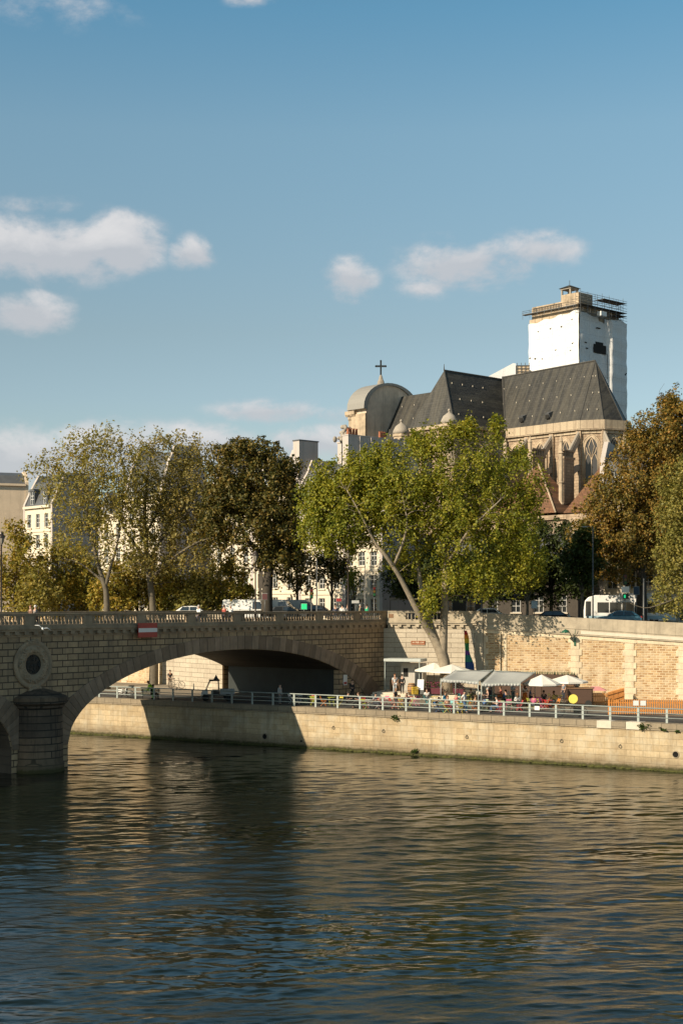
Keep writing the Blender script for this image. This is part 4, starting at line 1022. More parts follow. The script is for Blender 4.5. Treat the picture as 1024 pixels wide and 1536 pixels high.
o5 = at(186, 800, 198)
building('small cream house between the slender tree and the tall mansard building', o5, 6, 4, zat(770, 198), zat(738, 200), cols=2, rows=4, dormers=2, gable_up=.2)
o6 = at(76, 800, 208)
building('cream corner house with two dormers in its dark mansard roof', o6, 7.4, 8.5, zat(757, 208), zat(709, 212), cols=3, rows=5, dormers=2, gable_up=-.2)
o7 = at(38, 800, 226)
building('blank beige plaster building at the end of the row', o7, 14, 8, zat(726, 226), zat(709, 229), facade='beige', gable='beige', cols=1, rows=1, dormers=0, gable_up=.1, blank=True, rz=R(20))
ox = at(-150, 800, 232)
building('pale building beyond the blank beige one', ox, 22, 12, 27, 32, cols=7, rows=5, dormers=5)
o8 = at(1040, 800, 150)
building('cream corner building glimpsed behind the bus and the roadside trees', o8, 9.5, 12, 24, 29, cols=5, rows=4, dormers=3, zbase=9.2, rz=R(-20))
o9 = at(860, 800, 168)
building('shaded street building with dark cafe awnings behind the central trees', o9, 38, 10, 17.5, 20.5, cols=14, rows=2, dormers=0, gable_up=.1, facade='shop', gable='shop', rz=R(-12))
for i, (u, w_, lab) in enumerate(((632, 6.5, 'dark cafe awning with pale valance beside the leaning trunk'), (700, 6.5, 'dark cafe awning half hidden by the upright trunk'), (755, 7, 'dark cafe awning above the parked white car'))):
    p = at(u, 905, 158)
    t = thing('cafe_awning', lab, 'awning', (p.x, p.y, 10.1), R(-12), 'dark awnings along the street')
    m = MB(); m.hexa([(-w_ / 2, -2.2, 2.45), (w_ / 2, -2.2, 2.45), (w_ / 2, .2, 3.1), (-w_ / 2, .2, 3.1), (-w_ / 2, -2.2, 2.5), (w_ / 2, -2.2, 2.5), (w_ / 2, .2, 3.2), (-w_ / 2, .2, 3.2)]); m.build('canopy', paint('dark awning cloth', (.03, .032, .035), .8), t)
    MB().box(-w_ / 2, w_ / 2, -2.23, -2.205, 2.2, 2.5).build('valance', paint('pale valance', (.36, .33, .29), .8), t)
    m = MB(); m.tube([(-w_ / 2 + .1, -2.1, 0), (-w_ / 2 + .1, -2.1, 2.46)], .04, 6); m.tube([(w_ / 2 - .1, -2.1, 0), (w_ / 2 - .1, -2.1, 2.46)], .04, 6); m.build('post', M['iron'], t)
# ================================================================== trees
LV = {
 'poplar': leafmat('poplar leaves', [(0.10, 0.14, 0.02), (0.22, 0.25, 0.03), (0.36, 0.345, 0.04), (0.50, 0.42, 0.055)], 0.46, 0.35),
 'chestnut': leafmat('rusty chestnut leaves', [(0.04, 0.052, 0.013), (0.08, 0.08, 0.018), (0.16, 0.125, 0.026), (0.26, 0.155, 0.032)], 0.25, 0.4),
 'thin': leafmat('thin olive leaves', [(0.18, 0.17, 0.045), (0.28, 0.26, 0.065), (0.40, 0.33, 0.09), (0.48, 0.36, 0.10)], 0.45, 0.5),
 'grey': leafmat('grey olive leaves', [(0.18, 0.17, 0.06), (0.28, 0.25, 0.085), (0.38, 0.31, 0.10), (0.42, 0.30, 0.09)], 0.45, 0.4),
 'yellow': leafmat('yellowing shrub leaves', [(0.16, 0.17, 0.03), (0.28, 0.255, 0.045), (0.42, 0.32, 0.055), (0.50, 0.30, 0.06)], 0.45, 0.5),
 'plane': leafmat('plane tree leaves', [(0.06, 0.066, 0.016), (0.15, 0.125, 0.026), (0.29, 0.19, 0.038), (0.40, 0.20, 0.04)], 0.3, 0.35),
 'pale': leafmat('pale olive leaves', [(0.125, 0.133, 0.033), (0.217, 0.208, 0.049), (0.316, 0.275, 0.070), (0.416, 0.333, 0.083)], 0.35, 0.5),
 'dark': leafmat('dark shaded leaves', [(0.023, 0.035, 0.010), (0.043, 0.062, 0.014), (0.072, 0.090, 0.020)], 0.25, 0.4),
}
def grow(name, label, base, limbs, blobs, n_clump, per, leaf, mat, bark, seed, clump=.7, group=None, twig=.012, floor=None, shell=2.0, sprig=1.0):
    """limbs: lists of (x,y,z,r) world points; blobs: (centre, radii, weight)."""
    rg = np.random.default_rng(seed); base = np.array(base, float)
    t = thing(name, label, 'tree', tuple(base), 0, group)
    mb = MB(); nodes, nrad = [], []
    def addpoly(pts, rad, sides):
        mb.tube([tuple(np.array(p) - base) for p in pts], list(rad), sides)
        for (p, q, r0, r1) in zip(pts, pts[1:], rad, rad[1:]):
            p, q = np.array(p, float), np.array(q, float); k = max(1, int(np.linalg.norm(q - p) / .5))
            for i in range(k): f = (i + 1) / k; nodes.append(p + (q - p) * f); nrad.append(r0 + (r1 - r0) * f)
    def smooth(l):
        P = [np.array(p, float) for p in l]; out_ = []
        for i in range(len(P) - 1):
            p0, p1, p2, p3 = P[max(0, i - 1)], P[i], P[i + 1], P[min(len(P) - 1, i + 2)]
            for k in range(4):
                s = k / 4; out_.append(.5 * ((2 * p1) + (p2 - p0) * s + (2 * p0 - 5 * p1 + 4 * p2 - p3) * s * s + (3 * p1 - p0 - 3 * p2 + p3) * s ** 3))
        out_.append(P[-1]); return out_
    for l in limbs:
        l = smooth(l); addpoly([p[:3] for p in l], [p[3] for p in l], 10)
    wts = np.array([b[2] * b[1][0] * b[1][2] for b in blobs], float); wts /= wts.sum()
    cl_ = []
    for b, k in zip(blobs, rg.multinomial(n_clump, wts)):
        d = rg.normal(size=(k, 3)); d /= np.linalg.norm(d, axis=1)[:, None]
        r_ = rg.random(k) ** (1 / (3 * 0.5 * shell)); cl_.append(np.array(b[0]) + d * r_[:, None] * np.array(b[1]))
    C_ = np.concatenate(cl_)
    if floor is not None: C_ = C_[C_[:, 2] > floor]
    Nn = np.array(nodes); dist = np.min(np.linalg.norm(C_[:, None] - Nn[None], axis=2), axis=1) if len(C_) * len(Nn) < 4e6 else np.array([np.min(np.linalg.norm(Nn - c, axis=1)) for c in C_])
    C_ = C_[np.argsort(dist)]
    leafc, leafs, leafo = [], [], []
    for c in C_:
        Nn = np.array(nodes); d = Nn - c; dd = np.linalg.norm(d, axis=1) + np.clip(d[:, 2], 0, None) * 1.5 + .02 / (np.array(nrad) + .01)
        j = int(np.argmin(dd)); p = Nn[j]; L_ = np.linalg.norm(c - p)
        if L_ < .05: continue
        r0 = min(nrad[j] * .7, twig + .011 * L_); mid = p + (c - p) * .5 + rg.normal(size=3) * .1 * L_; mid[2] += .08 * L_
        pts = [p, p + (mid - p) * .5 + rg.normal(size=3) * .03 * L_, mid, c]
        addpoly(pts, [r0, r0 * .8, r0 * .6, twig * .5], 4)
        k = rg.poisson(per)
        if k == 0: continue
        f = rg.random(k) ** .6
        along = np.where((rg.random(k) < .35)[:, None], mid + (c - mid) * f[:, None], c)
        h_ = rg.random(k); sz = rg.uniform(.7, 1.3); off = rg.normal(size=(k, 3)) * clump * .62 * (1.25 - .85 * h_)[:, None]
        off[:, 2] = off[:, 2] * .5 + (h_ * 1.9 - .75) * clump * sprig * sz + rg.normal(size=k) * .08
        leafc.append(along + off * np.array([sz, sz, 1])); leafo.append(off + (c - np.mean(C_, axis=0)) * .06)
    mb.build('trunk', bark, t, True)
    P = np.concatenate(leafc)
    O_ = np.concatenate(leafo); O_ /= np.linalg.norm(O_, axis=1)[:, None] + 1e-6
    n = len(P); nrm = rg.normal(size=(n, 3)) * .7 + O_ * .8 + np.array([0, 0, .35]); nrm /= np.linalg.norm(nrm, axis=1)[:, None]
    a = np.cross(nrm, rg.normal(size=(n, 3))); a /= np.linalg.norm(a, axis=1)[:, None]; b = np.cross(nrm, a)
    s = (leaf * rg.uniform(.6, 1.35, n))[:, None]
    co = np.stack([P - a * s, P + b * s * .62 + nrm * s * .15, P + a * s, P - b * s * .62 + nrm * s * .15], 1).reshape(-1, 3) - base
    np_mesh('crown', co, np.arange(4 * n).reshape(-1, 4), mat, t)
    return t

def B(u, v, ru, rv, Y, dep=None, wt=1.0):
    k = Y / F; c = at(u, v, Y); return (tuple(c), (ru * k, (dep if dep else (ru + rv) / 2 * k), rv * k), wt)
def limb(Y, pts):                           # (u, v, radius, extra depth)
    o = []
    for p in pts: q = at(p[0], p[1], Y + (p[3] if len(p) > 3 else 0)); o.append((q.x, q.y, q.z, p[2]))
    return o
# the leaning double trunk in front of the abutment
Y = 128.3
b0 = on(669, 1043, 3.7)
trunk = [(b0.x, b0.y, 3.3, .66)] + limb(Y, [(669, 1020, .56), (667, 1000, .52), (663, 983, .52)])
grow('leaning_tree', 'big leaning tree with forked grey trunk and bright green crown on the terrace', (b0.x, b0.y, 3.4),
     [trunk + limb(Y, [(656, 968, .42), (646, 950, .36), (634, 932, .30, -.5), (612, 890, .24, -1), (596, 860, .2, -1.5), (577, 832, .17, -2), (563, 815, .13, -2), (540, 770, .08, -3), (520, 735, .04, -3)]),
      limb(Y, [(657, 970, .36), (645, 935, .3, .3), (637, 900, .26, 0), (628, 860, .2, 1), (625, 800, .14, 1), (635, 730, .08, 1), (645, 680, .04)]),
      limb(Y, [(663, 985, .46), (665, 955, .36), (666, 920, .33), (667, 880, .29), (670, 830, .22), (680, 770, .15), (700, 710, .09), (730, 660, .04)]),
      limb(Y, [(668, 850, .18), (700, 800, .12, -2), (750, 750, .06, -3)]), limb(Y, [(590, 850, .13, -1.5), (610, 790, .09, -3), (600, 730, .04, -3)]),
      limb(Y, [(668, 870, .15), (710, 850, .1, 1), (770, 820, .05, 2)])],
     [B(640, 735, 105, 75, Y, 5.5), B(738, 705, 65, 50, Y, 4.5), B(745, 645, 12, 18, Y, 1, 2.5), B(560, 735, 60, 55, Y, 4, 1.4), B(510, 775, 64, 54, Y, 4, 1.8), B(478, 745, 32, 44, Y, 2.5, 1.8), B(520, 720, 50, 30, Y, 3, 1.5), B(700, 790, 115, 75, Y, 5.5),
      B(775, 800, 40, 70, Y, 4), B(650, 670, 40, 26, Y, 3, 1.2), B(690, 650, 26, 18, Y, 2, 1.5), B(705, 868, 85, 38, Y, 4), B(645, 905, 16, 35, Y - 1, 1.2, 1.5), B(560, 690, 24, 20, Y, 2, 1.2), B(480, 800, 40, 36, Y, 3), B(545, 808, 40, 30, Y, 3, .8), B(600, 770, 50, 70, Y, 4.5, 1.1), B(605, 840, 34, 34, Y + 1, 3, .7), B(580, 680, 20, 26, Y, 2), B(625, 660, 22, 22, Y, 2), B(700, 640, 14, 18, Y, 1.2, 1.5), B(665, 655, 14, 16, Y, 1.2, 1.5), B(530, 690, 14, 20, Y, 1.2, 1.4), B(780, 690, 20, 24, Y, 2), B(798, 745, 24, 50, Y, 3), B(790, 850, 34, 40, Y, 3)],
     2300, 46, .125, LV['poplar'], M['bark'], 11, .5, 'trees along the river wall', shell=1.25, sprig=1.25)
# dark chestnut on the street
Y = 143
grow('chestnut_tree', 'dense dark rusty chestnut tree with straight trunk beside the street lamp', tuple(at(401, 918, Y) * 1.0)[:2] + (10.1,),
     [limb(Y, [(400, 925, .62), (401, 880, .5), (404, 840, .45), (400, 800, .36), (395, 750, .25), (390, 690, .08)]), limb(Y, [(404, 838, .3), (430, 800, .2), (440, 740, .08)]), limb(Y, [(402, 840, .3), (365, 800, .2), (345, 730, .08)])],
     [B(390, 755, 72, 82, Y, 5.5), B(420, 790, 45, 60, Y, 4), B(345, 735, 42, 58, Y, 4), B(380, 682, 50, 22, Y, 3.5, 1.2), B(425, 712, 30, 36, Y, 3), B(400, 845, 62, 26, Y, 3.5, .35), B(325, 790, 30, 55, Y, 3, .8), B(440, 835, 30, 30, Y, 2.5, .5), B(360, 672, 16, 14, Y, 1.5, 1.3), B(335, 680, 14, 14, Y, 1.5, 1.3)],
     800, 60, .15, LV['chestnut'], M['barkdark'], 12, .55, 'trees along the street', shell=1.3)
# thin leaved tree
Y = 143
p0 = on(160, 1028, 3.4)
grow('thin_leaved_tree', 'slender thin leaved tree with forked trunk rising behind the bridge balustrade', (at(160, 920, Y).x, Y, 3.5),
     [[(at(160, 920, Y).x, Y, 3.2, .42)] + limb(Y, [(160, 960, .36), (160, 915, .31), (159, 888, .27), (155, 872, .25), (148, 850, .18), (141, 820, .15), (133, 790, .11), (128, 740, .07), (122, 690, .03)]),
      limb(Y, [(158, 880, .2), (166, 850, .15), (176, 815, .11), (180, 770, .08), (176, 700, .03)]), limb(Y, [(156, 874, .14), (140, 860, .1), (118, 844, .07), (95, 838, .04)]),
      limb(Y, [(150, 856, .13), (142, 820, .1, 1), (150, 760, .07, 1), (158, 690, .03, 1)])],
     [B(120, 735, 55, 66, Y, 3.6), B(165, 720, 45, 72, Y, 3.6), B(205, 715, 30, 60, Y, 3), B(70, 712, 32, 26, Y, 2, .8), B(110, 670, 40, 24, Y, 2.5, .8), B(165, 662, 42, 22, Y, 2.5, .8), B(120, 810, 60, 40, Y, 3, .8), B(190, 800, 40, 60, Y, 3, .7)],
     800, 19, .135, LV['thin'], M['barkpale'], 13, .5, 'trees along the river wall', .02, sprig=1.5)
Y = 146
grow('grey_leaved_tree', 'bushy grey olive tree with bare pale branches between bridge and chestnut', (at(233, 930, Y).x, Y, 3.5),
     [[(at(230, 920, Y).x, Y, 3.2, .5)] + limb(Y, [(231, 990, .44), (230, 930, .38), (226, 880, .32), (220, 830, .26), (217, 770, .18), (222, 710, .09), (232, 660, .03)]),
      limb(Y, [(222, 850, .2), (205, 820, .15), (185, 790, .1), (172, 750, .05)]), limb(Y, [(224, 870, .18), (262, 835, .12, -2), (300, 812, .09, -3), (335, 805, .04, -3)]),
      limb(Y, [(219, 800, .14), (240, 760, .1), (262, 715, .06), (285, 690, .03)]), limb(Y, [(222, 840, .15), (250, 800, .1, -1), (280, 770, .06, -2)])],
     [B(235, 740, 52, 80, Y, 4), B(280, 745, 50, 70, Y, 4), B(250, 668, 52, 20, Y, 3, .8), B(300, 690, 36, 34, Y, 3), B(290, 820, 70, 60, Y, 4), B(225, 820, 42, 60, Y, 3.5, .8), B(325, 770, 36, 60, Y, 3)],
     900, 24, .14, LV['grey'], M['barkpale'], 14, .5, 'trees along the river wall', .02, shell=1.4, sprig=1.5)
# lower trees and shrubs on the far side of the bridge
for i, (u, vt, vb, w_, Y, kind, n, per, nm, lab) in enumerate((
    (22, 775, 936, 62, 150, 'yellow', 300, 56, 'small_tree', 'yellowing bushy tree beside the black lamp at the bridge end'),
    (88, 805, 936, 66, 154, 'yellow', 290, 56, 'small_tree', 'low yellow green tree under the pale houses'),
    (128, 835, 936, 58, 158, 'thin', 200, 52, 'small_tree', 'small olive tree behind the slender forked trunk'),
    (205, 825, 936, 64, 152, 'grey', 280, 52, 'small_tree', 'low grey green tree below the bare pale branches'),
    (262, 840, 936, 58, 150, 'yellow', 240, 52, 'small_tree', 'low yellow olive tree in front of the parked cars'),
    (318, 840, 936, 52, 157, 'grey', 190, 50, 'small_tree', 'dusky low tree left of the dark chestnut trunk'.replace('left of', 'next to')),
    (170, 838, 936, 46, 149, 'yellow', 170, 50, 'small_tree', 'low golden tree beside the slender forked trunk'),
    (58, 845, 936, 42, 147, 'thin', 150, 50, 'small_tree', 'pale olive shrub behind the white haired walker'),
    (290, 862, 936, 42, 148, 'thin', 140, 48, 'small_tree', 'pale olive shrub behind the half hidden white car'),
    (345, 832, 925, 44, 149, 'yellow', 150, 60, 'small_tree', 'low golden tree in front of the cream facade beside the chestnut'),
    (445, 800, 900, 42, 160, 'chestnut', 110, 40, 'small_tree', 'thin rusty tree between the chestnut and the leaning tree'),
    (497, 812, 880, 36, 156, 'chestnut', 110, 50, 'small_tree', 'dark round tree behind the tall street lamp'),
    (530, 850, 895, 16, 150, 'poplar', 25, 36, 'small_tree', 'little bright green sapling by the tall street lamp'),
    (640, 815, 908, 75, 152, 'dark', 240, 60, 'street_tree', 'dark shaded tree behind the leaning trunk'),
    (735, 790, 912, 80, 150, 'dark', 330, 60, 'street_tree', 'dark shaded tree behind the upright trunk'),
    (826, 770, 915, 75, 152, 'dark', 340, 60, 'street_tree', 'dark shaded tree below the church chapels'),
    (790, 838, 892, 28, 136, 'yellow', 60, 44, 'sapling', 'young tree with thin pale trunk and yellowing crown'),
    (872, 790, 885, 36, 140, 'poplar', 110, 50, 'sapling', 'young dark green tree beside the white bus'),
    )):
    zb2 = 10.0; vb0 = min(vb, 920); c = at(u, vb0, Y); top = at(u, vt, Y)
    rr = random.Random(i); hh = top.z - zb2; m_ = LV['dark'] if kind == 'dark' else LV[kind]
    if nm == 'sapling' and u == 872: m_ = leafmat('deep green leaves', [(0.025, 0.04, 0.008), (0.05, 0.075, 0.014), (0.085, 0.105, 0.02)], .35)
    k = Y / F; x = c.x
    lm = [[(x, Y, zb2 - .3, .09 + hh * .011), (x + .05, Y, zb2 + hh * .3, .06 + hh * .009), (x + rr.uniform(-.2, .2), Y, zb2 + hh * .6, .1), (x, Y, zb2 + hh * .9, .03)],
          [(x, Y, zb2 + hh * .3, .08), (x + w_ * k * .35, Y + .4, zb2 + hh * .6, .05), (x + w_ * k * .6, Y, zb2 + hh * .75, .02)], [(x, Y, zb2 + hh * .3, .08), (x - w_ * k * .35, Y - .4, zb2 + hh * .6, .05), (x - w_ * k * .6, Y, zb2 + hh * .75, .02)]]
    vm, rv = (vt + vb) / 2, (vb - vt) / 2
    bl = [B(u, vm, w_ * .8, rv * .95, Y), B(u - w_ * .4, vm + rv * .25, w_ * .55, rv * .6, Y), B(u + w_ * .4, vm + rv * .2, w_ * .55, rv * .65, Y), B(u + rr.uniform(-.3, .3) * w_, vt + rv * .45, w_ * .4, rv * .4, Y)]
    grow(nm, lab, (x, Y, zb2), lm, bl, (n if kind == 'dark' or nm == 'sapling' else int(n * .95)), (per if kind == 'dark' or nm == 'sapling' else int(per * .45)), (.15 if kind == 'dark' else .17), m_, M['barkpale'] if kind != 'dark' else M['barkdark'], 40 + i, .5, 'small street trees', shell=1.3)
# right: tall plane tree
Y = 146
grow('plane_tree', 'tall dense brown green plane tree rising beside the church apse', (at(960, 915, Y).x, Y, 9.6),
     [[(at(962, 915, Y).x, Y, 9.2, .6)] + limb(Y, [(962, 880, .5), (958, 820, .42), (955, 760, .3), (965, 690, .18), (990, 620, .06)]), limb(Y, [(958, 830, .3), (920, 780, .18), (890, 740, .06)]), limb(Y, [(958, 800, .26), (1000, 740, .16), (1020, 660, .06)]),
      limb(Y, [(985, 640, .06), (998, 600, .03), (988, 590, .015), (996, 575, .01)])],
     [B(965, 735, 72, 85, Y, 6), B(985, 665, 50, 55, Y, 5), B(1015, 640, 45, 60, Y, 5), B(1005, 605, 22, 22, Y, 2.5, 1.2), B(915, 780, 55, 70, Y, 5), B(950, 830, 75, 50, Y, 6), B(1030, 740, 60, 100, Y, 6), B(950, 660, 26, 24, Y, 3, .7), B(880, 822, 40, 45, Y, 4), B(1050, 640, 50, 60, Y, 5)],
     1500, 54, .14, LV['plane'], M['barkdark'], 15, .55, 'trees along the street', shell=1.3)
Y = 131
grow('overhanging_tree', 'pale yellow green tree hanging over the parapet at the edge of the view', (at(1062, 905, Y).x, Y + 1.5, 9.3),
     [[(at(1062, 905, Y).x, Y + 1.5, 9.0, .4)] + limb(Y, [(1055, 870, .32, 1), (1045, 800, .22), (1035, 740, .08)]), limb(Y, [(1055, 860, .2, 1), (1025, 840, .1), (1000, 830, .04)]), limb(Y, [(1052, 880, .16, .5), (1020, 895, .09, -1), (995, 905, .06, -2), (968, 912, .04, -2), (945, 905, .02, -2)])],
     [B(1015, 780, 34, 60, Y, 3), B(1030, 730, 45, 45, Y, 3), B(1005, 850, 28, 55, Y, 3), B(1045, 820, 55, 80, Y, 4), B(1010, 905, 30, 30, Y - 1, 2, .8), B(975, 905, 30, 14, Y - 2, 1.5, .25), B(1000, 955, 26, 20, Y - 2.5, 1, .12)],
     560, 44, .12, LV['pale'], M['barkpale'], 16, .45, 'trees along the river wall', shell=1.3)
# ================================================================== people
SKINS = {k: plain('skin ' + k, c, .6, .06, 6) for k, c in (('fair', (.52, .32, .23)), ('tan', (.40, .23, .15)), ('brown', (.16, .085, .05)))}
HAIRS = {k: plain('hair ' + k, c, .7, .2, 20) for k, c in (('dark', (.02, .015, .012)), ('brown', (.09, .045, .02)), ('ginger', (.22, .085, .03)), ('grey', (.42, .40, .38)), ('white', (.70, .68, .64)))}
def skin(name, pts, edges, mat, parent, root=0):
    me = bpy.data.meshes.new(name); me.from_pydata([p[:3] for p in pts], edges, []); me.materials.append(mat)
    o = bpy.data.objects.new(name, me); COL.objects.link(o); o.parent = parent
    sk = o.modifiers.new('skin', 'SKIN'); sk.use_smooth_shade = True
    for i, p in enumerate(pts):
        v = me.skin_vertices[0].data[i]; v.radius = (p[3], p[4] if len(p) > 4 else p[3]); v.use_root = (i == root)
    s = o.modifiers.new('sub', 'SUBSURF'); s.levels = 1; s.render_levels = 1
    return o
def pose_joints(pose, rr):
    J = dict(pelvis=(0, 0, .95), waist=(0, 0, 1.10), chest=(0, 0, 1.32), neck=(0, .01, 1.47), jaw=(0, -.02, 1.55), head=(0, -.02, 1.64), crown=(0, 0, 1.73), nose=(0, -.115, 1.62))
    for s, n in ((-1, 'l'), (1, 'r')):
        J.update({'sh' + n: (s * .18, 0, 1.40), 'el' + n: (s * .235, .03, 1.14), 'wr' + n: (s * .22, -.07, .91), 'hip' + n: (s * .09, 0, .90), 'kn' + n: (s * .10, -.02, .50), 'an' + n: (s * .10, .02, .09), 'toe' + n: (s * .115, -.17, .035)})
    def put(**k): J.update(k)
    if pose == 'walk':
        put(knl=(-.1, -.20, .54), anl=(-.1, -.22, .11), toel=(-.11, -.40, .06), knr=(.1, .06, .50), anr=(.1, .32, .13), toer=(.11, .16, .03), ell=(-.23, .12, 1.16), wrl=(-.22, .12, .92), elr=(.23, -.08, 1.15), wrr=(.2, -.22, .98))
    if pose in ('sit', 'lean'):
        d = -.46
        for k in ('pelvis', 'waist', 'chest', 'neck', 'jaw', 'head', 'crown', 'nose', 'shl', 'shr', 'ell', 'elr'):
            x, y, z = J[k]; f = (z - .95) * (.12 if pose == 'sit' else .75); J[k] = (x, y - f + (.1 if pose == 'sit' else .02), z + d - (0 if pose == 'sit' else abs(f) * .3))
        for s, n in ((-1, 'l'), (1, 'r')):
            J['hip' + n] = (s * .09, .06, .47); J['kn' + n] = (s * .12, -.40, .50); J['an' + n] = (s * .12, -.38, .09); J['toe' + n] = (s * .13, -.57, .035)
            e = J['el' + n]; J['wr' + n] = (s * .12, e[1] - .25, e[2] + .06)
    if pose == 'bend':
        for k in ('waist', 'chest', 'neck', 'jaw', 'head', 'crown', 'nose', 'shl', 'shr', 'ell', 'elr', 'wrl', 'wrr'):
            x, y, z = J[k]; f = z - .95; J[k] = (x, y - f * .62, .95 + f * .76)
        for s, n in ((-1, 'l'), (1, 'r')): J['el' + n] = (s * .22, -.36, .96); J['wr' + n] = (s * .15, -.48, .76)
    if pose == 'ride':
        J = pose_joints('lean', rr); J = {k: (x, y, z + .42) for k, (x, y, z) in J.items()}
        J['anl'] = (-.1, -.12, .33); J['toel'] = (-.11, -.28, .28); J['knl'] = (-.11, -.30, .72); J['anr'] = (.1, -.02, .22); J['toer'] = (.11, -.2, .18); J['knr'] = (.11, -.26, .62)
        for s, n in ((-1, 'l'), (1, 'r')): J['wr' + n] = (s * .22, -.62, 1.06); J['el' + n] = (s * .24, -.42, 1.12)
    if pose == 'carry':
        for s, n in ((-1, 'l'), (1, 'r')): J['el' + n] = (s * .25, -.02, 1.13); J['wr' + n] = (s * .14, -.28, 1.16)
    return J
def person(label, loc, rz, pose='stand', top=(.5, .5, .5), bottom=(.03, .035, .05), hair='dark', skn='fair', sleeve='short', leg='long', k=1.0, skirt=False, long_hair=False, bald=False, seed=0, name='person', extra=None):
    rr = random.Random(seed); t = thing(name, label, 'person', loc, rz, 'people by the river'); t.scale = (k, k, k)
    J = pose_joints(pose, rr); P, E_, ix = [], [], {}
    def v(n, p, r, r2=None, par=None):
        ix[n] = len(P); P.append(tuple(p) + ((r, r2) if r2 else (r,)))
        if par is not None: E_.append((ix[par], ix[n]))
    v('pelvis', J['pelvis'], .125, .105); v('waist', J['waist'], .12, .095, 'pelvis'); v('chest', J['chest'], .145, .105, 'waist'); v('neck', J['neck'], .055, None, 'chest')
    v('jaw', J['jaw'], .068, .075, 'neck'); v('head', J['head'], .082, .098, 'jaw'); v('crown', J['crown'], .06, .07, 'head'); v('nose', J['nose'], .016, None, 'head')
    for s, n in ((-1, 'l'), (1, 'r')):
        h = J['head']; v('ear' + n, (h[0] + s * .085, h[1] + .015, h[2] - .01), .016, None, 'head')
        v('sh' + n, J['sh' + n], .062, None, 'chest'); v('el' + n, J['el' + n], .043, None, 'sh' + n); v('wr' + n, J['wr' + n], .028, None, 'el' + n)
        w = Vector(J['wr' + n]); d = (w - Vector(J['el' + n])).normalized(); sd = d.cross(Vector((0, 1, 0))); sd = sd.normalized() if sd.length > .1 else Vector((1, 0, 0)); b = d.cross(sd)
        v('pa' + n, w + d * .07, .03, .02, 'wr' + n)
        for i in range(4):
            f0 = w + d * .10 + sd * (i - 1.5) * .021; v('fa%d%s' % (i, n), f0, .010, None, 'pa' + n); v('fb%d%s' % (i, n), f0 + d * (.055 + .012 * (1.5 - abs(i - 1.3))) + b * .022, .008, None, 'fa%d%s' % (i, n))
        v('th' + n, w + d * .05 - sd * s * .045 + b * .02, .011, None, 'pa' + n)
        v('hip' + n, J['hip' + n], .092, None, 'pelvis'); v('kn' + n, J['kn' + n], .06, None, 'hip' + n); v('an' + n, J['an' + n], .04, None, 'kn' + n); v('toe' + n, J['toe' + n], .035, .03, 'an' + n)
    skin('body', P, E_, SKINS[skn], t)
    def sub(name, chains, mat, grow_):
        names, ed = [], []
        for c in chains:
            for a in c:
                if a not in names: names.append(a)
            ed += [(names.index(a), names.index(b)) for a, b in zip(c, c[1:])]
        return skin(name, [tuple(P[ix[a]][:3]) + tuple(r + grow_ for r in (P[ix[a]][3:] if len(P[ix[a]]) > 4 else (P[ix[a]][3],) * 2)) for a in names], ed, mat, t)
    def partway(a, b, f, nm):
        ix[nm] = len(P); pa, pb = Vector(P[ix[a]][:3]), Vector(P[ix[b]][:3]); P.append(tuple(pa.lerp(pb, f)) + (P[ix[a]][3] * (1 - f) + P[ix[b]][3] * f,))
    ch_ = [['pelvis', 'waist', 'chest']]
    for n in 'lr':
        if sleeve == 'none': ch_.append(['chest', 'sh' + n])
        elif sleeve == 'short': partway('sh' + n, 'el' + n, .7, 'sl' + n); ch_.append(['chest', 'sh' + n, 'sl' + n])
        else: ch_.append(['chest', 'sh' + n, 'el' + n, 'wr' + n])
    m1 = paint('cloth %.2f %.2f %.2f' % top, top, .85); sub('shirt', ch_, m1, .018)
    ch_ = []
    for n in 'lr':
        if leg == 'short': partway('hip' + n, 'kn' + n, .8, 'lg' + n); ch_.append(['pelvis', 'hip' + n, 'lg' + n])
        else: ch_.append(['pelvis', 'hip' + n, 'kn' + n, 'an' + n])
    m2 = paint('cloth %.2f %.2f %.2f' % bottom, bottom, .85); sub('trousers' if not skirt else 'leggings', ch_, m2, .014)
    if skirt:
        m = MB(); m.lathe([(.15, .12), (.2, -.1), (.27, -.42), (.29, -.55)], J['pelvis'], 12); m.build('skirt', m2, t, True)
    if not bald:
        m = MB(); h = J['head']; m.ell((h[0], h[1] + .025, h[2] + .045), (.098, .108, .105), 12, 8)
        if long_hair: m.ell((h[0], h[1] + .075, h[2] - .09), (.095, .06, .17), 10, 7)
        m.build('hair', HAIRS[hair], t, True)
    m = MB()
    for n in 'lr':
        a, b = Vector(J['an' + n]), Vector(J['toe' + n]); m.ell(tuple((a + b) / 2 + Vector((0, .01, -.015))), (.05, .15, .05), 8, 5)
    m.build('shoe', paint('shoe leather', (.05, .045, .04)), t, True)
    return t
def qp(u, v, z=3.40):
    p = on(u, v, z); a, b = qloc(p)
    if b < 1.25 and z < 3.5: p = QO + QX * a + QY * 1.25; p.z = z
    return tuple(p)

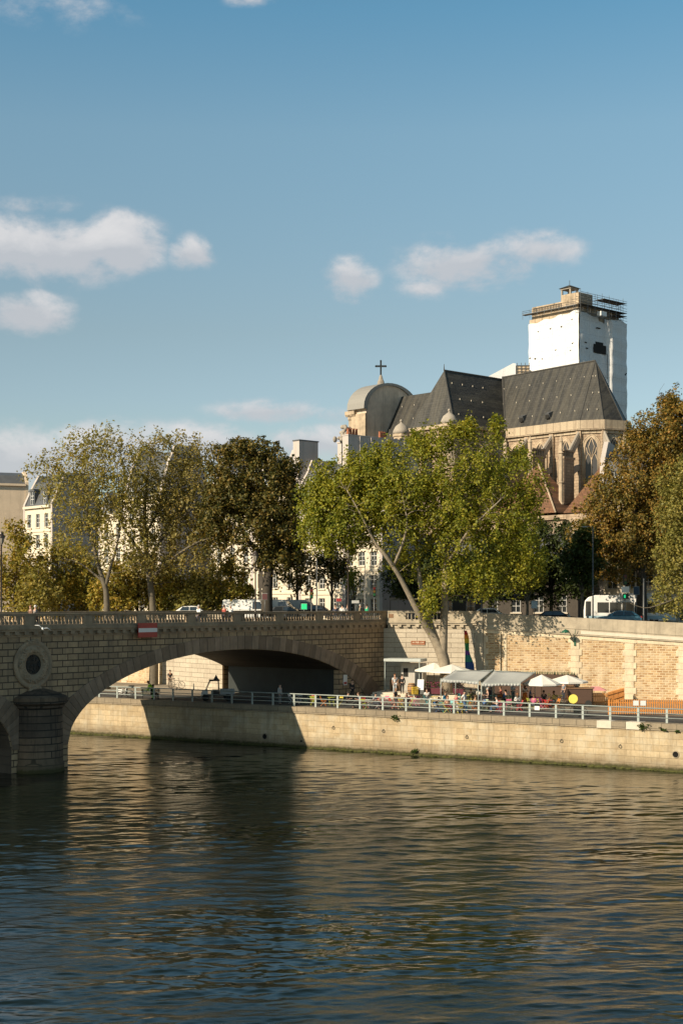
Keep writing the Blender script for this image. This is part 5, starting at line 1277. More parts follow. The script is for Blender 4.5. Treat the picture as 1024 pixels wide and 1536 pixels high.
# ================================================================== quay cafe: terrace, kiosk, parasols, awnings
m = MB()
for i, y0 in enumerate((-6.9, -6.5, -6.1)): m.box(.8, LA - .2, y0, -.02 - .003 * i, 3.0, 3.40 + .17 * (i + 1))
st = thing('stone_steps', 'three wide pale steps up to the cafe platform by the abutment wall', 'steps', (A0.x, A0.y, 0), ang)
m.build('tread', M['newstone'], st)
TZ = 3.91
def hat(rad, h, n=8, sag=.0):
    m = MB(); vs = [(0, 0, h)]
    for i in range(n): a = 2 * math.pi * (i + .5) / n; vs.append((rad * math.cos(a), rad * math.sin(a), 0))
    for i in range(n): a = 2 * math.pi * (i + 1) / n; vs.append((rad * .52 * math.cos(a), rad * .52 * math.sin(a), h * .42))
    fs = []
    for i in range(n):
        j = (i + 1) % n; e = 1 + n + i; fs += [(0, 1 + i, e), (0, e, 1 + j), (1 + i, 1 + j, e)]
    m.add(vs, fs)
    for i in range(n):
        j = (i + 1) % n; a, b = vs[1 + i], vs[1 + j]; m.quad(a, b, (b[0], b[1], -.14), (a[0], a[1], -.14))
    return m
def parasol(label, u, vt, vb, Y, rad, zg):
    p = at(u, vt, Y); zr = EYE - (vb - HZ) / F * Y
    t = thing('parasol', label, 'parasol', (p.x, Y, zg), .3, 'white cafe parasols')
    o = hat(rad, p.z - zr).build('cloth', M['umbrella'], t); o.location = (0, 0, zr - zg)
    s = o.modifiers.new('s', 'SOLIDIFY'); s.thickness = .012
    MB().tube([(0, 0, .05), (0, 0, p.z - zg + .08)], .028, 8).build('pole', M['wood'], t, True)
    m = MB()
    for i in range(8): a = 2 * math.pi * (i + .5) / 8; m.tube([(0, 0, p.z - zg - .04), (rad * .97 * math.cos(a), rad * .97 * math.sin(a), zr - zg - .02)], .012, 4)
    m.build('rib', M['wood'], t); MB().cbox((0, 0, .04), (.5, .5, .08)).build('base', M['iron'], t)
parasol('white parasol behind the leaning trunk next to the kiosk', 651, 994, 1005, 129, 1.75, TZ)
parasol('white parasol in front of the leaning trunk beside the rainbow banner', 677, 996.5, 1006.5, 125.5, 1.95, TZ)
parasol('taller pointed white parasol next to the second grey awning', 812, 1012, 1025.5, 118, 1.6, 3.4)
parasol('white parasol nearest the yellow disc', 850, 1012.5, 1022, 119.5, 1.75, 3.4)
def awning(label, c4, zg, posts):
    a, b, c_, d = [Vector(p) for p in c4]; o0 = (a + b + c_ + d) / 4
    t = thing('canvas_awning', label, 'awning', (o0.x, o0.y, zg), 0, 'grey canvas awnings over the terrace')
    m = MB(); n = 12; O = Vector((o0.x, o0.y, zg)); vs = []
    for j in range(n + 1):
        for i in range(n + 1):
            s, r_ = i / n, j / n; p = a.lerp(b, s).lerp(d.lerp(c_, s), r_); p.z -= .28 * math.sin(math.pi * s) * math.sin(math.pi * r_) + .03 * math.sin(9 * s); vs.append(tuple(p - O))
    m.add(vs, [(j * (n + 1) + i, j * (n + 1) + i + 1, (j + 1) * (n + 1) + i + 1, (j + 1) * (n + 1) + i) for j in range(n) for i in range(n)])
    k = len(vs) - (n + 1)
    for i in range(n): m.quad(vs[k + i], vs[k + i + 1], tuple(Vector(vs[k + i + 1]) - Vector((0, 0, .22 - .04 * (i % 2)))), tuple(Vector(vs[k + i]) - Vector((0, 0, .22 - .04 * ((i + 1) % 2)))))
    cl_ = m.build('cloth', M['canvas'], t, True); s = cl_.modifiers.new('s', 'SOLIDIFY'); s.thickness = .01
    for p in (a, b, c_, d): q = Vector(p) - O; MB().tube([(q.x, q.y, 0), (q.x, q.y, q.z + .1)], .035, 8).build('post', M['rail'], t, True)
    fr = MB(); L = [Vector(p) - O for p in (a, b, c_, d)]
    for p, q in zip(L, L[1:] + L[:1]): fr.tube([tuple(p), tuple(q)], .025, 6)
    fr.build('frame', M['rail'], t)
awning('grey canvas awning stretched beside the leaning tree trunk', (at(683, 1006, 123), at(738, 1006, 121.5), at(717, 1023, 117), at(661, 1019.5, 118.5)), 3.4, 4)
awning('grey canvas awning stretched over the middle tables', (at(741, 1006.5, 121.5), at(802, 1009, 120), at(780, 1025, 115.8), at(722, 1026, 116.5)), 3.4, 4)
# kiosk
kp = at(612, 1000, 131)
kx = thing('drinks_kiosk', 'small grey kiosk with flat canopy and serving hatch against the abutment wall', 'kiosk', (kp.x, 131.4, TZ), ang)
MB().box(-.6, 1.5, -.3, 1.0, 0, 2.55).build('cabin', paint('kiosk grey', (.42, .40, .36), .6), kx, bevel=.03)
MB().box(-.35, .1, -.32, -.29, 1.3, 2.1).build('hatch', M['darkhole'], kx); MB().box(.75, 1.4, -.33, -.29, .1, 2.2).build('door', M['glass'], kx)
MB().box(-1.75, 1.75, -2.0, .3, 2.75, 3.02).build('canopy', paint('canopy pale green grey', (.45, .48, .46), .6), kx, bevel=.04)
for x in (-1.65, 1.62): MB().tube([(x, -1.9, 0), (x, -1.9, 2.76)], .04, 8).build('post', M['rail'], kx, True)
MB().box(-1.6, -.65, -.5, -.15, 0, 1.05).build('counter', M['wood'], kx)
p = qp(630, 1041.5, TZ)
mb_ = thing('menu_board', 'white menu sheet on a black easel board at the top of the steps', 'menu board', p, ang)
MB().hexa([(-.33, -.03, .0), (.33, -.03, .0), (.33, 0, .0), (-.33, 0, .0), (-.33, .2, 1.35), (.33, .2, 1.35), (.33, .23, 1.35), (-.33, .23, 1.35)]).build('board', M['iron'], mb_)
MB().hexa([(-.29, .027, .38), (.29, .027, .38), (.29, .03, .38), (-.29, .03, .38), (-.29, .163, 1.3), (.29, .163, 1.3), (.29, .17, 1.3), (-.29, .17, 1.3)]).build('sheet', M['white'], mb_)
MB().hexa([(-.33, .5, 0), (.33, .5, 0), (.33, .53, 0), (-.33, .53, 0), (-.33, .24, 1.3), (.33, .24, 1.3), (.33, .26, 1.3), (-.33, .26, 1.3)]).build('stay', M['wood'], mb_)
for u, v, lab, c in ((617, 1041, 'round barrel with warm wood staves beside the kiosk hatch', (.36, .20, .09)), (622, 1041.5, 'yellow crate box standing by the menu board', (.55, .38, .05))):
    p = qp(u, v, TZ)
    if 'barrel' in lab:
        t = thing('barrel', lab, 'barrel', p); MB().lathe([(.27, 0), (.36, .3), (.38, .48), (.36, .66), (.27, .95)], (0, 0, 0), 16).build('staves', paint('barrel wood', c, .6), t, True)
        h = MB()
        for z, r_ in ((.12, .325), (.3, .365), (.66, .365), (.84, .325)): h.lathe([(r_, z - .025), (r_ + .012, z), (r_, z + .025)], (0, 0, 0), 16)
        h.build('hoop', M['iron'], t)
    else:
        t = thing('drinks_crate', lab, 'crate', p, .3); b = MB(); b.box(-.25, .25, -.2, .2, 0, .04)
        for z in (.06, .22, .38, .54): b.box(-.25, .25, -.21, -.18, z, z + .12).box(-.25, .25, .18, .21, z, z + .12).box(-.26, -.23, -.18, .18, z, z + .12).box(.23, .26, -.18, .18, z, z + .12)
        b.build('slats', paint('crate yellow', c), t)
for i, (u, lab) in enumerate(((646, 'purple flowering pot plant under the parasols'), (655, 'magenta planter trough by the leaning trunk'), (688, 'dark purple planter between trunk and awning post'))):
    p = qp(u, 1040.5 + i * .6, TZ); t = thing('planter', lab, 'planter', p, ang); r_ = random.Random(u)
    MB().hexa([(-.45, -.2, 0), (.45, -.2, 0), (.45, .2, 0), (-.45, .2, 0), (-.5, -.25, .5), (.5, -.25, .5), (.5, .25, .5), (-.5, .25, .5)]).build('trough', paint('plum paint', (.12, .03, .045)), t)
    f, l = MB(), MB()
    for k in range(160):
        q = Vector((r_.uniform(-.5, .5), r_.uniform(-.25, .25), .5 + r_.random() ** .7 * .55)); d = Vector((r_.gauss(0, 1), r_.gauss(0, 1), r_.gauss(0, 1))).normalized() * .07; e = d.orthogonal().normalized() * .035
        (f if k % 3 == 0 else l).quad(q - d, q + e, q + d, q - e)
    l.build('foliage', leaf_q, t); f.build('blossom', paint('magenta petals', (.35, .05, .16)), t)
# rainbow banner hanging from the parapet
p = at(697, 946, 130.6); z0 = EYE - (1005 - HZ) / F * 130.6
t = thing('rainbow_flag', 'long furled rainbow flag hanging against the abutment wall', 'flag', (p.x, p.y, z0), ang)
H = p.z - z0; bands = [((.45, .03, .03), .0, .1), ((.6, .2, .02), .1, .2), ((.62, .42, .03), .2, .32), ((.03, .22, .07), .32, .52), ((.14, .04, .26), .5, .62), ((.03, .20, .16), .62, .8), ((.02, .06, .2), .8, 1.0)]
for c, a, b in bands:
    m = MB(); n = 6; vs = []
    for j in range(n + 1):
        tt = a + (b - a) * j / n; z = H * (1 - tt); wdt = .10 + .26 * tt + .05 * math.sin(tt * 9)
        for i in range(9): s = i / 8; vs.append(((s - .2) * wdt * 2.2 + tt * .25, -.12 + .05 * math.sin(s * 14 + tt * 5), z))
    m.add(vs, [(j * 9 + i, j * 9 + i + 1, (j + 1) * 9 + i + 1, (j + 1) * 9 + i) for j in range(n) for i in range(8)])
    o = m.build('stripe', paint('flag %.2f %.2f' % c[:2], c, .8), t, True); s = o.modifiers.new('s', 'SOLIDIFY'); s.thickness = .008
MB().tube([(-.1, 0, H - .1), (0, -.14, H + .12)], .03, 6).build('hook', M['iron'], t)
# green gooseneck lamp on the wall
xl_ = us(A1, ang1, 862); bp = A1 + DX1 * xl_; zb3 = EYE - (963 - HZ) / F * bp.y
t = thing('wall_lamp', 'green gooseneck lamp on a bracket high on the embankment wall', 'lamp', (bp.x, bp.y, zb3), ang1)
pts = [(0, -.05, 0)] + [(-.15 - .5 * k / 8, -.12 - .95 * k / 8, .95 * math.sin(math.pi * .62 * k / 8) * 1.15) for k in range(9)]
MB().tube(pts, .035, 8).build('arm', paint('lamp green', (.02, .10, .06)), t, True)
MB().cbox((0, -.04, .0), (.16, .1, .7)).tube([(.05, -.1, .1), (.0, -.28, .6), (.12, -.3, 1.15), (.05, -.2, .75)], .02, 6).build('bracket', paint('lamp green', (.02, .10, .06)), t)
e = pts[-1]; m = MB(); m.lathe([(.05, .15), (.12, .1), (.34, -.05), (.42, -.16), (.40, -.17)], e, 16); m.build('shade', paint('lamp green', (.02, .10, .06)), t, True); MB().ell((e[0], e[1], e[2] - .12), (.12, .12, .1), 8, 5).build('bulb', M['white'], t, True)

# folding chairs and tables
CC = {'red': (.52, .05, .05), 'yellow green': (.45, .48, .08), 'turquoise': (.05, .34, .36), 'blue': (.04, .13, .34), 'orange': (.60, .20, .04), 'pink': (.55, .12, .22), 'yellow': (.62, .48, .07), 'pale green': (.34, .46, .28), 'black': (.03, .03, .03), 'white': (.7, .7, .68)}
def make_chair(col):
    c = paint('enamel ' + col, CC[col], .4); t = thing('folding_chair', 'x', 'chair')
    m = MB()
    for k in range(5): m.box(-.19, .19, -.2 + k * .085, -.2 + k * .085 + .065, .44, .455)
    m.build('seat', c, t); m = MB()
    for z in (.62, .74): m.hexa([(-.19, .2 + (z - .45) * .3, z), (.19, .2 + (z - .45) * .3, z), (.19, .215 + (z - .45) * .3, z), (-.19, .215 + (z - .45) * .3, z), (-.19, .235 + (z - .45) * .3, z + .09), (.19, .235 + (z - .45) * .3, z + .09), (.19, .25 + (z - .45) * .3, z + .09), (-.19, .25 + (z - .45) * .3, z + .09)])
    m.build('backrest', c, t)
    for s in (-1, 1):
        MB().tube([(s * .2, -.22, 0), (s * .2, .19, .45), (s * .2, .32, .84)], .014, 6).build('leg', c, t); MB().tube([(s * .175, .26, 0), (s * .175, -.2, .44)], .014, 6).build('leg', c, t)
    return t
def make_table(col):
    c = paint('enamel ' + col, CC[col], .4); t = thing('bistro_table', 'x', 'table')
    MB().lathe([(.0001, .70), (.33, .70), (.345, .71), (.345, .725), (.33, .73), (.0001, .73)], (0, 0, 0), 20).build('table_top', c, t)
    for s in (-1, 1): MB().tube([(-.26, s * .2, 0), (.22, s * .2, .70)], .014, 6).build('leg', c, t); MB().tube([(.26, s * .17, 0), (-.22, s * .17, .70)], .014, 6).build('leg', c, t)
    MB().tube([(0, -.2, .35), (0, .2, .35)], .012, 6).build('brace', c, t)
    return t
protos = {}
def put_copy(kind, col, loc, rz, label, group):
    key = (kind, col)
    if key not in protos: protos[key] = o = (make_chair if kind == 'chair' else make_table)(col)
    else: o = copy_tree(protos[key])
    o.location = loc; o.rotation_euler = (0, 0, rz); o['label'] = label; o['group'] = group
    return o
SETS = [  # table pixel, table colour, chair colours, where
    (448, 1056, 'white', ('pale green', 'white'), 'in the bridge shadow near the grey coated figure'), (470, 1058, 'yellow green', ('red', 'yellow green'), 'at the edge of the bridge shadow'), (497, 1059, 'yellow green', ('orange', 'yellow'), 'in front of the tunnel mouth'),
    (553, 1063, 'white', ('red', 'yellow green', 'white'), 'at the foot of the bridge ring'), (572, 1060, 'red', ('red', 'pink'), 'just behind the bald man in black'), (600, 1062, 'yellow green', ('red', 'yellow green', 'red'), 'below the stone steps'),
    (614, 1058, 'red', ('pink', 'orange'), 'at the bottom of the steps by the bending man'), (664, 1068, 'turquoise', ('turquoise', 'blue'), 'beside the ginger haired woman'), (678, 1070, 'yellow green', ('yellow green', 'yellow', 'turquoise'), 'between two railing posts below the leaning trunk'),
    (703, 1066, 'turquoise', ('orange', 'yellow'), 'next to the man in white shirt'), (722, 1066, 'pale green', ('yellow', 'pale green', 'orange'), 'under the front of the first grey awning'), (748, 1068, 'red', ('pink', 'red'), 'next to the woman with stretched legs'),
    (765, 1066, 'pale green', ('pale green', 'red', 'pink'), 'in front of the second grey awning'), (778, 1058, 'turquoise', ('red', 'turquoise'), 'near the waitress in orange'), (805, 1062, 'yellow', ('pink', 'yellow green', 'orange'), 'under the pointed parasol'),
    (823, 1064, 'red', ('pink', 'red', 'orange'), 'beside the cargo bicycle'), (838, 1056, 'yellow green', ('yellow green', 'orange', 'yellow'), 'beside the dark bar cart'), (740, 1056, 'turquoise', ('orange', 'blue'), 'in the shade of the second awning'),
    (700, 1056, 'yellow green', ('turquoise', 'yellow'), 'in the shade of the first awning'), (652, 1058, 'yellow', ('yellow', 'turquoise'), 'on the quay below the leaning trunk')]
rr = random.Random(21)
for u, v, tc, cc, where in SETS:
    p = Vector(qp(u, v)); a0 = rr.uniform(0, 6.28)
    put_copy('table', tc, p, a0, 'small round %s bistro table %s' % (tc, where), 'bistro tables on the quay')
    for k, c in enumerate(cc):
        a = a0 + 6.283 * k / len(cc) + rr.uniform(-.25, .25); d = rr.uniform(.6, .78)
        put_copy('chair', c, p + Vector((math.sin(a) * d, -math.cos(a) * d, 0)), a + math.pi + rr.uniform(-.3, .3), '%s folding bistro chair %s' % (c, where), 'folding bistro chairs on the quay')

# people on the quay
W_, K_, B_ = (.72, .72, .70), (.02, .02, .022), (.06, .12, .24)
person('bald man in black shirt and shorts walking behind the railing', qp(587, 1066), R(75), 'walk', K_, (.05, .05, .055), skn='tan', bald=True, leg='short', seed=1, k=1.03)
person('man in dark jacket and beige trousers bending forward on a chair', qp(632, 1070), R(80), 'lean', (.035, .045, .045), (.45, .38, .27), 'dark', sleeve='long', seed=2)
person('woman with long ginger hair and peach top sitting by the railing', qp(655, 1071), R(20), 'sit', (.55, .30, .20), (.18, .03, .045), 'ginger', sleeve='none', long_hair=True, seed=3)
person('small child in pale blue clothes beside the ginger haired woman', qp(661, 1073), R(-30), 'stand', (.5, .56, .66), (.45, .5, .62), 'brown', sleeve='short', seed=4, k=.55)
person('man in white shirt and blue jeans standing under the grey awning edge', qp(695, 1070), R(60), 'walk', W_, B_, 'dark', sleeve='short', seed=5, k=1.0)
person('seated person in black with hair tied up at a small table', qp(713, 1068), R(110), 'sit', K_, (.10, .10, .12), 'brown', sleeve='none', skn='tan', seed=6)
person('grey haired person in black vest leaning over a table', qp(731, 1064), R(-80), 'carry', K_, (.05, .05, .07), 'grey', sleeve='none', seed=7, k=.98)
person('person in white top and blue trousers sitting with stretched legs', qp(744, 1069), R(-95), 'sit', W_, B_, 'dark', sleeve='short', seed=8)
person('person in pale grey holding a camera beside a turquoise table', qp(769, 1054), R(40), 'carry', (.42, .44, .42), (.16, .2, .19), 'grey', sleeve='long', seed=9)
person('waitress in white shirt and orange apron skirt under the awning', qp(787, 1058), R(20), 'carry', W_, (.60, .18, .03), 'dark', sleeve='short', skirt=True, long_hair=True, seed=10, skn='brown')
person('seated guest in blue under the second awning', qp(758, 1058), R(200), 'sit', (.05, .12, .3), K_, 'dark', sleeve='long', seed=11)
person('seated guest in olive shirt in the shade below the first awning', qp(706, 1056), R(160), 'sit', (.12, .13, .06), K_, 'brown', sleeve='short', seed=12)
person('cook in long white smock standing in the shade beside the kiosk', qp(592, 1041, TZ), R(15), 'stand', (.55, .56, .57), (.52, .53, .54), 'ginger', sleeve='short', seed=13)
person('person in black standing at the kiosk hatch', qp(603, 1041, TZ), R(170), 'stand', K_, K_, 'dark', sleeve='long', seed=14)
person('dark figure standing in the shade beside the tunnel notice', qp(528, 1049), R(30), 'stand', K_, K_, 'dark', sleeve='long', seed=15)
person('person in grey coat and dark hat standing under the bridge', qp(404, 1059), R(60), 'stand', (.33, .33, .33), (.2, .2, .2), 'dark', sleeve='long', seed=16)
person('seated guest in black beside the tunnel mouth', qp(522, 1062), R(80), 'sit', K_, K_, 'dark', sleeve='short', seed=17)
person('seated guest in dark blue facing the tunnel mouth', qp(534, 1063), R(-80), 'sit', (.03, .04, .08), K_, 'brown', sleeve='short', seed=18)
w1 = person('street worker in green and yellow safety clothes stooping over the bench', qp(214, 1050), R(-70), 'bend', (.50, .85, .06), (.14, .60, .07), 'ginger', sleeve='long', seed=19, k=1.02)
person('dark haired person sitting on the green bench', qp(204, 1051), R(60), 'sit', (.02, .03, .03), K_, 'dark', sleeve='long', seed=20)
person('man in dark top standing beside his bicycle at the far embankment wall', qp(255, 1032, 3.62), R(20), 'stand', (.03, .03, .035), (.22, .18, .14), 'dark', sleeve='short', skn='tan', seed=21)
t = thing('bench', 'dark green slatted bench on the quay by the stooping worker', 'bench', qp(198, 1051), R(8)); gcol = paint('bench green', (.015, .07, .045))
m = MB()
for k in range(4): m.box(-.85, .85, -.2 + k * .12, -.11 + k * .12, .42, .46)
m.build('seat', gcol, t); m = MB()
for k in range(3): m.box(-.85, .85, .3, .33, .55 + k * .13, .64 + k * .13)
m.build('backrest', gcol, t)
for x in (-.7, .7): MB().box(x - .03, x + .03, -.2, -.15, 0, .42).box(x - .03, x + .03, .27, .31, 0, .9).box(x - .03, x + .03, -.15, .27, .36, .415).build('leg', M['iron'], t)
def bicycle(label, loc, rz, col, cargo=False, name='bicycle'):
    t = thing(name, label, 'bicycle', loc, rz); c = paint('bike ' + label[:10], col)
    wb = 1.05 if not cargo else 1.75
    for x in (0, wb):
        m = MB(); pts = [(x + .33 * math.cos(a), 0, .34 + .33 * math.sin(a)) for a in [2 * math.pi * k / 20 for k in range(21)]]; m.tube(pts, .022, 6, False)
        w_ = m.build('wheel', M['tyre'], t); s = MB()
        for k in range(8): a = math.pi * k / 8; s.tube([(x - .31 * math.cos(a), 0, .34 - .31 * math.sin(a)), (x + .31 * math.cos(a), 0, .34 + .31 * math.sin(a))], .004, 3)
        s.build('spokes', M['chrome'], w_)
    m = MB(); f = (.78 if not cargo else 1.0)
    m.tube([(0, 0, .34), (.42, 0, .30), (f, 0, .72), (.30, 0, .78), (0, 0, .34)], .018, 6); m.tube([(.42, 0, .30), (.27, 0, .92)], .018, 6); m.tube([(f - .03, 0, .95), (f + .02, 0, .70), (wb, 0, .34)], .018, 6)
    m.build('bike_frame', c, t); MB().ell((.26, 0, .95), (.13, .07, .04), 8, 5).build('saddle', M['tyre'], t, True)
    MB().tube([(f - .1, -.28, 1.02), (f - .03, 0, .96), (f - .1, .28, 1.02)], .014, 6).build('handlebar', M['iron'], t)
    if cargo: MB().hexa([(1.05, -.26, .25), (1.6, -.26, .35), (1.6, .26, .35), (1.05, .26, .25), (1.0, -.32, .72), (1.7, -.32, .72), (1.7, .32, .72), (1.0, .32, .72)]).build('cargo_box', M['iron'], t)
    return t
bicycle('black cargo bicycle parked behind the railing under the yellow disc', qp(839, 1075), R(-10), (.04, .05, .05), True, 'cargo_bicycle')
bicycle('dark bicycle held at the foot of the far embankment wall', qp(257, 1032.5, 3.62), R(-10), (.05, .05, .05))
bicycle('bicycle parked beside the seated guests near the tunnel mouth', qp(538, 1060), R(20), (.06, .06, .07))
t = bicycle('white scooter parked on the quay near the pier end of the railing', qp(160, 1048), R(-15), (.6, .6, .6), False, 'scooter'); t['category'] = 'scooter'
MB().hexa([(-.2, -.16, .5), (.35, -.16, .45), (.35, .16, .45), (-.2, .16, .5), (-.25, -.13, .78), (.35, -.13, .74), (.35, .13, .74), (-.25, .13, .78)]).build('seat_body', M['white'], t, bevel=.04)
MB().hexa([(.62, -.2, .2), (.7, -.2, .2), (.7, .2, .2), (.62, .2, .2), (.68, -.22, .85), (.76, -.22, .85), (.76, .22, .85), (.68, .22, .85)]).build('leg_shield', M['white'], t, bevel=.03)
# bar cart with yellow disc
p = qp(872, 1060)
t = thing('bar_cart', 'dark wooden bar cart with round hoop on top beside the orange fence', 'cart', p, R(-15))
MB().box(-1.1, .9, -.4, .5, .25, 1.5).build('cabinet', paint('dark cart wood', (.06, .028, .015), .6), t, bevel=.03); MB().box(-1.2, 1.0, -.5, .6, 1.503, 1.58).build('counter_top', M['wood'], t)
MB().tube([(-.4 + .2 * math.cos(a), 0, 1.8 + .2 * math.sin(a)) for a in [k * math.pi / 8 for k in range(17)]], .025, 6, False).build('hoop', M['iron'], t)
for x in (-.8, .6): MB().lathe([(.28, -.04), (.28, .04)], (0, 0, 0), 14).build('wheel', M['tyre'], t).matrix_local = Matrix.Translation((x, -.42, .28)) @ Matrix.Rotation(R(90), 4, 'X')
p = qp(860, 1068)
t = thing('yellow_disc_sign', 'round yellow board leaning on a dark stand behind the cargo bicycle', 'sign', p, R(-20))
o = MB().lathe([(.0001, 0), (.36, 0), (.38, .02), (.36, .05), (.0001, .05)], (0, 0, 0), 24).build('disc', paint('disc yellow', (.55, .46, .03)), t); o.matrix_local = Matrix.Translation((0, -.12, 1.02)) @ Matrix.Rotation(R(78), 4, 'X')
MB().tube([(-.25, -.1, 0), (0, .05, 1.35)], .02, 6).tube([(.25, -.1, 0), (0, .05, 1.35)], .02, 6).tube([(0, .45, 0), (0, .05, 1.35)], .02, 6).build('stand', M['iron'], t)
# orange picket barriers
def pickets(label, p, q, h, notices=()):
    p, q = Vector(p), Vector(q); d = q - p; L = d.length
    t = thing('picket_fence', label, 'fence', p, math.atan2(d.y, d.x), 'orange picket barriers on the quay')
    m = MB(); n = int(L / .17)
    for i in range(n): x = (i + .5) * L / n; m.prism([(x - .045, .06), (x + .045, .06), (x + .045, h - .07), (x, h), (x - .045, h - .07)], -.012, .012)
    m.build('pickets', M['orange'], t)
    for z in (.3, h - .32): MB().box(0, L, .0121, .045, z, z + .07).build('rail', M['orange'], t)
    for i in range(int(L / 2.2) + 2): x = min(L - .04, i * 2.2); MB().box(x - .01, x + .05, .046, .10, 0, h - .05).build('post', M['orange'], t)
    for x in notices: MB().box(x, x + .42, -.03, -.013, h - .5, h - .12).build('notice', M['white'], t)
pickets('long orange picket fence with white notices on the open quay', qp(912, 1072.5), qp(1085, 1073), 1.22, (1.9, 2.45))
pickets('short orange picket fence beside the dark bar cart', qp(879, 1059.5), qp(911, 1059), 1.1)
pickets('orange picket fence running back to the quoin pier', qp(911.5, 1058), qp(936, 1050), 1.1)
p = qp(893, 1053)
t = thing('market_stall', 'low wooden stall with faded pink cover behind the short orange fence', 'stall', p, R(-10))
MB().box(-.8, .8, -.4, .4, 0, .75).build('counter', M['wood'], t); MB().add([(-.95, -.6, 1.0), (.95, -.6, 1.0), (.95, .6, 1.0), (-.95, .6, 1.0), (-.3, 0, 1.35), (.3, 0, 1.35)], [(0, 1, 5, 4), (1, 2, 5), (2, 3, 4, 5), (3, 0, 4)]).build('cover', paint('faded pink', (.55, .24, .24), .8), t)
MB().tube([(-.8, 0, .7), (-.8, 0, 1.1)], .03, 6).tube([(.8, 0, .7), (.8, 0, 1.1)], .03, 6).build('post', M['wood'], t)
p = qp(798, 1077.5); t = thing('railing_notice', 'small white notice tied to the quay railing near the pink chairs', 'notice', (p[0], p[1], 3.4), QA)
x_, y_ = qloc(p); pos = QO + QX * x_ + QY * .36; t.location = (pos.x, pos.y, 3.95)
MB().box(-.2, .2, -.012, 0, 0, .3).build('sheet', M['white'], t); MB().box(-.2, .2, .001, .012, .26, .29).build('tie', M['iron'], t)
p = qp(808, 1048)
t = thing('wooden_bar', 'long dark wooden bar with shelves running behind the tables under the awnings', 'bar', (p[0], p[1], 3.4), ang1)
MB().box(-4.2, 3.0, 0, .7, 0, 1.15).build('counter', paint('dark cart wood', (.06, .028, .015), .6), t, bevel=.02); MB().box(-4.3, 3.1, -.12, .8, 1.153, 1.21).build('counter_top', M['wood'], t)
MB().box(-4.2, 3.0, 1.6, 1.9, 0, 2.1).build('back_shelf', paint('dark cart wood', (.06, .028, .015), .6), t)
b_ = MB(); rr = random.Random(77)
for k in range(46): b_.lathe([(.04, 0), (.04, .18), (.015, .25), (.015, .31)], (-4.1 + k * .155 + rr.uniform(-.03, .03), 1.57 + rr.uniform(-.02, .02) + .15, 2.103), 6)
b_.build('bottle_row', paint('bottle glass', (.03, .09, .04), .2), t, True)
GU = [(640, 1056, 'sit', (.6, .6, .58), 'dark', 'guest in white at the yellow table below the trunk'), (668, 1061, 'sit', (.04, .16, .26), 'brown', 'guest in teal jumper at the turquoise table'), (685, 1064, 'sit', (.35, .06, .08), 'dark', 'guest in dark red at the table between the railing posts'),
      (719, 1060, 'stand', (.65, .62, .55), 'brown', 'guest in cream shirt standing under the first awning'), (735, 1052, 'stand', (.05, .05, .06), 'dark', 'waiter in black at the bar under the awnings'), (750, 1052, 'sit', (.5, .14, .1), 'brown', 'guest in brick red seated by the turquoise table'),
      (762, 1061, 'sit', (.16, .2, .1), 'grey', 'grey haired guest in green at the pale green table'), (776, 1064, 'sit', (.6, .58, .55), 'ginger', 'ginger guest in white in front of the second awning'), (796, 1054, 'sit', (.06, .08, .16), 'dark', 'guest in navy seated beside the waitress in orange'),
      (801, 1066, 'sit', (.45, .1, .2), 'brown', 'guest in raspberry top at the yellow table'), (815, 1059, 'sit', (.03, .03, .035), 'dark', 'guest in black under the pointed parasol'), (830, 1060, 'sit', (.6, .42, .12), 'brown', 'guest in mustard jumper near the cargo bicycle'),
      (845, 1052, 'stand', (.2, .22, .26), 'dark', 'guest in slate grey standing by the dark bar cart'), (610, 1064, 'sit', (.05, .05, .06), 'brown', 'guest in black at the table below the steps'), (562, 1064, 'sit', (.3, .3, .34), 'dark', 'guest in grey in the shadow edge by the bridge ring'), (727, 1068, 'sit', (.1, .2, .4), 'dark', 'guest in blue denim at the pale green table under the awning')]
for i, (u, v, po, c, h, lab) in enumerate(GU): person(lab, qp(u, v), R(55 * i), po, c, (.04, .045, .06), h, sleeve='long' if i % 2 else 'short', seed=60 + i, skn=('fair', 'tan', 'fair', 'brown')[i % 4], long_hair=i % 3 == 0)
# utility truck under the bridge
p = qp(324, 1051); t = thing('utility_truck', 'small white utility truck with open cab and flat bed under the arch', 'truck', p, R(188))
wp = M['white']
MB().hexa([(.75, -.6, .4), (1.35, -.55, .4), (1.35, .55, .4), (.75, .6, .4), (.75, -.6, 1.0), (1.2, -.5, .9), (1.2, .5, .9), (.75, .6, 1.0)]).build('bonnet', wp, t, bevel=.06)
MB().box(-1.5, .75, -.6, .6, .42, .55).build('chassis', M['iron'], t)
for s in (-1, 1): MB().tube([(.9, s * .55, .95), (.55, s * .55, 1.75), (-.2, s * .55, 1.75), (-.25, s * .55, .5)], .035, 6).build('cab_frame', M['iron'], t)
MB().box(-.3, .62, -.62, .62, 1.76, 1.84).build('cab_roof', M['iron'], t); MB().hexa([(.88, -.52, 1.0), (.9, -.52, 1.0), (.9, .52, 1.0), (.88, .52, 1.0), (.55, -.52, 1.7), (.57, -.52, 1.7), (.57, .52, 1.7), (.55, .52, 1.7)]).build('windscreen', M['glass'], t)
MB().box(-.2, .35, -.5, .5, .55, .95).build('seat', M['iron'], t); MB().box(-1.55, -.35, -.65, -.6, .6, 1.0).box(-1.55, -.35, .6, .65, .6, 1.0).box(-1.6, -1.55, -.65, .65, .6, 1.0).box(-1.55, -.35, -.6, .6, .56, .6).build('bed', paint('bed grey', (.4, .42, .42)), t)
MB().prism([(-.24, 1.85), (.24, 1.85), (0, 2.3)], -.02, .02).build('warning_sign', M['iron'], t)
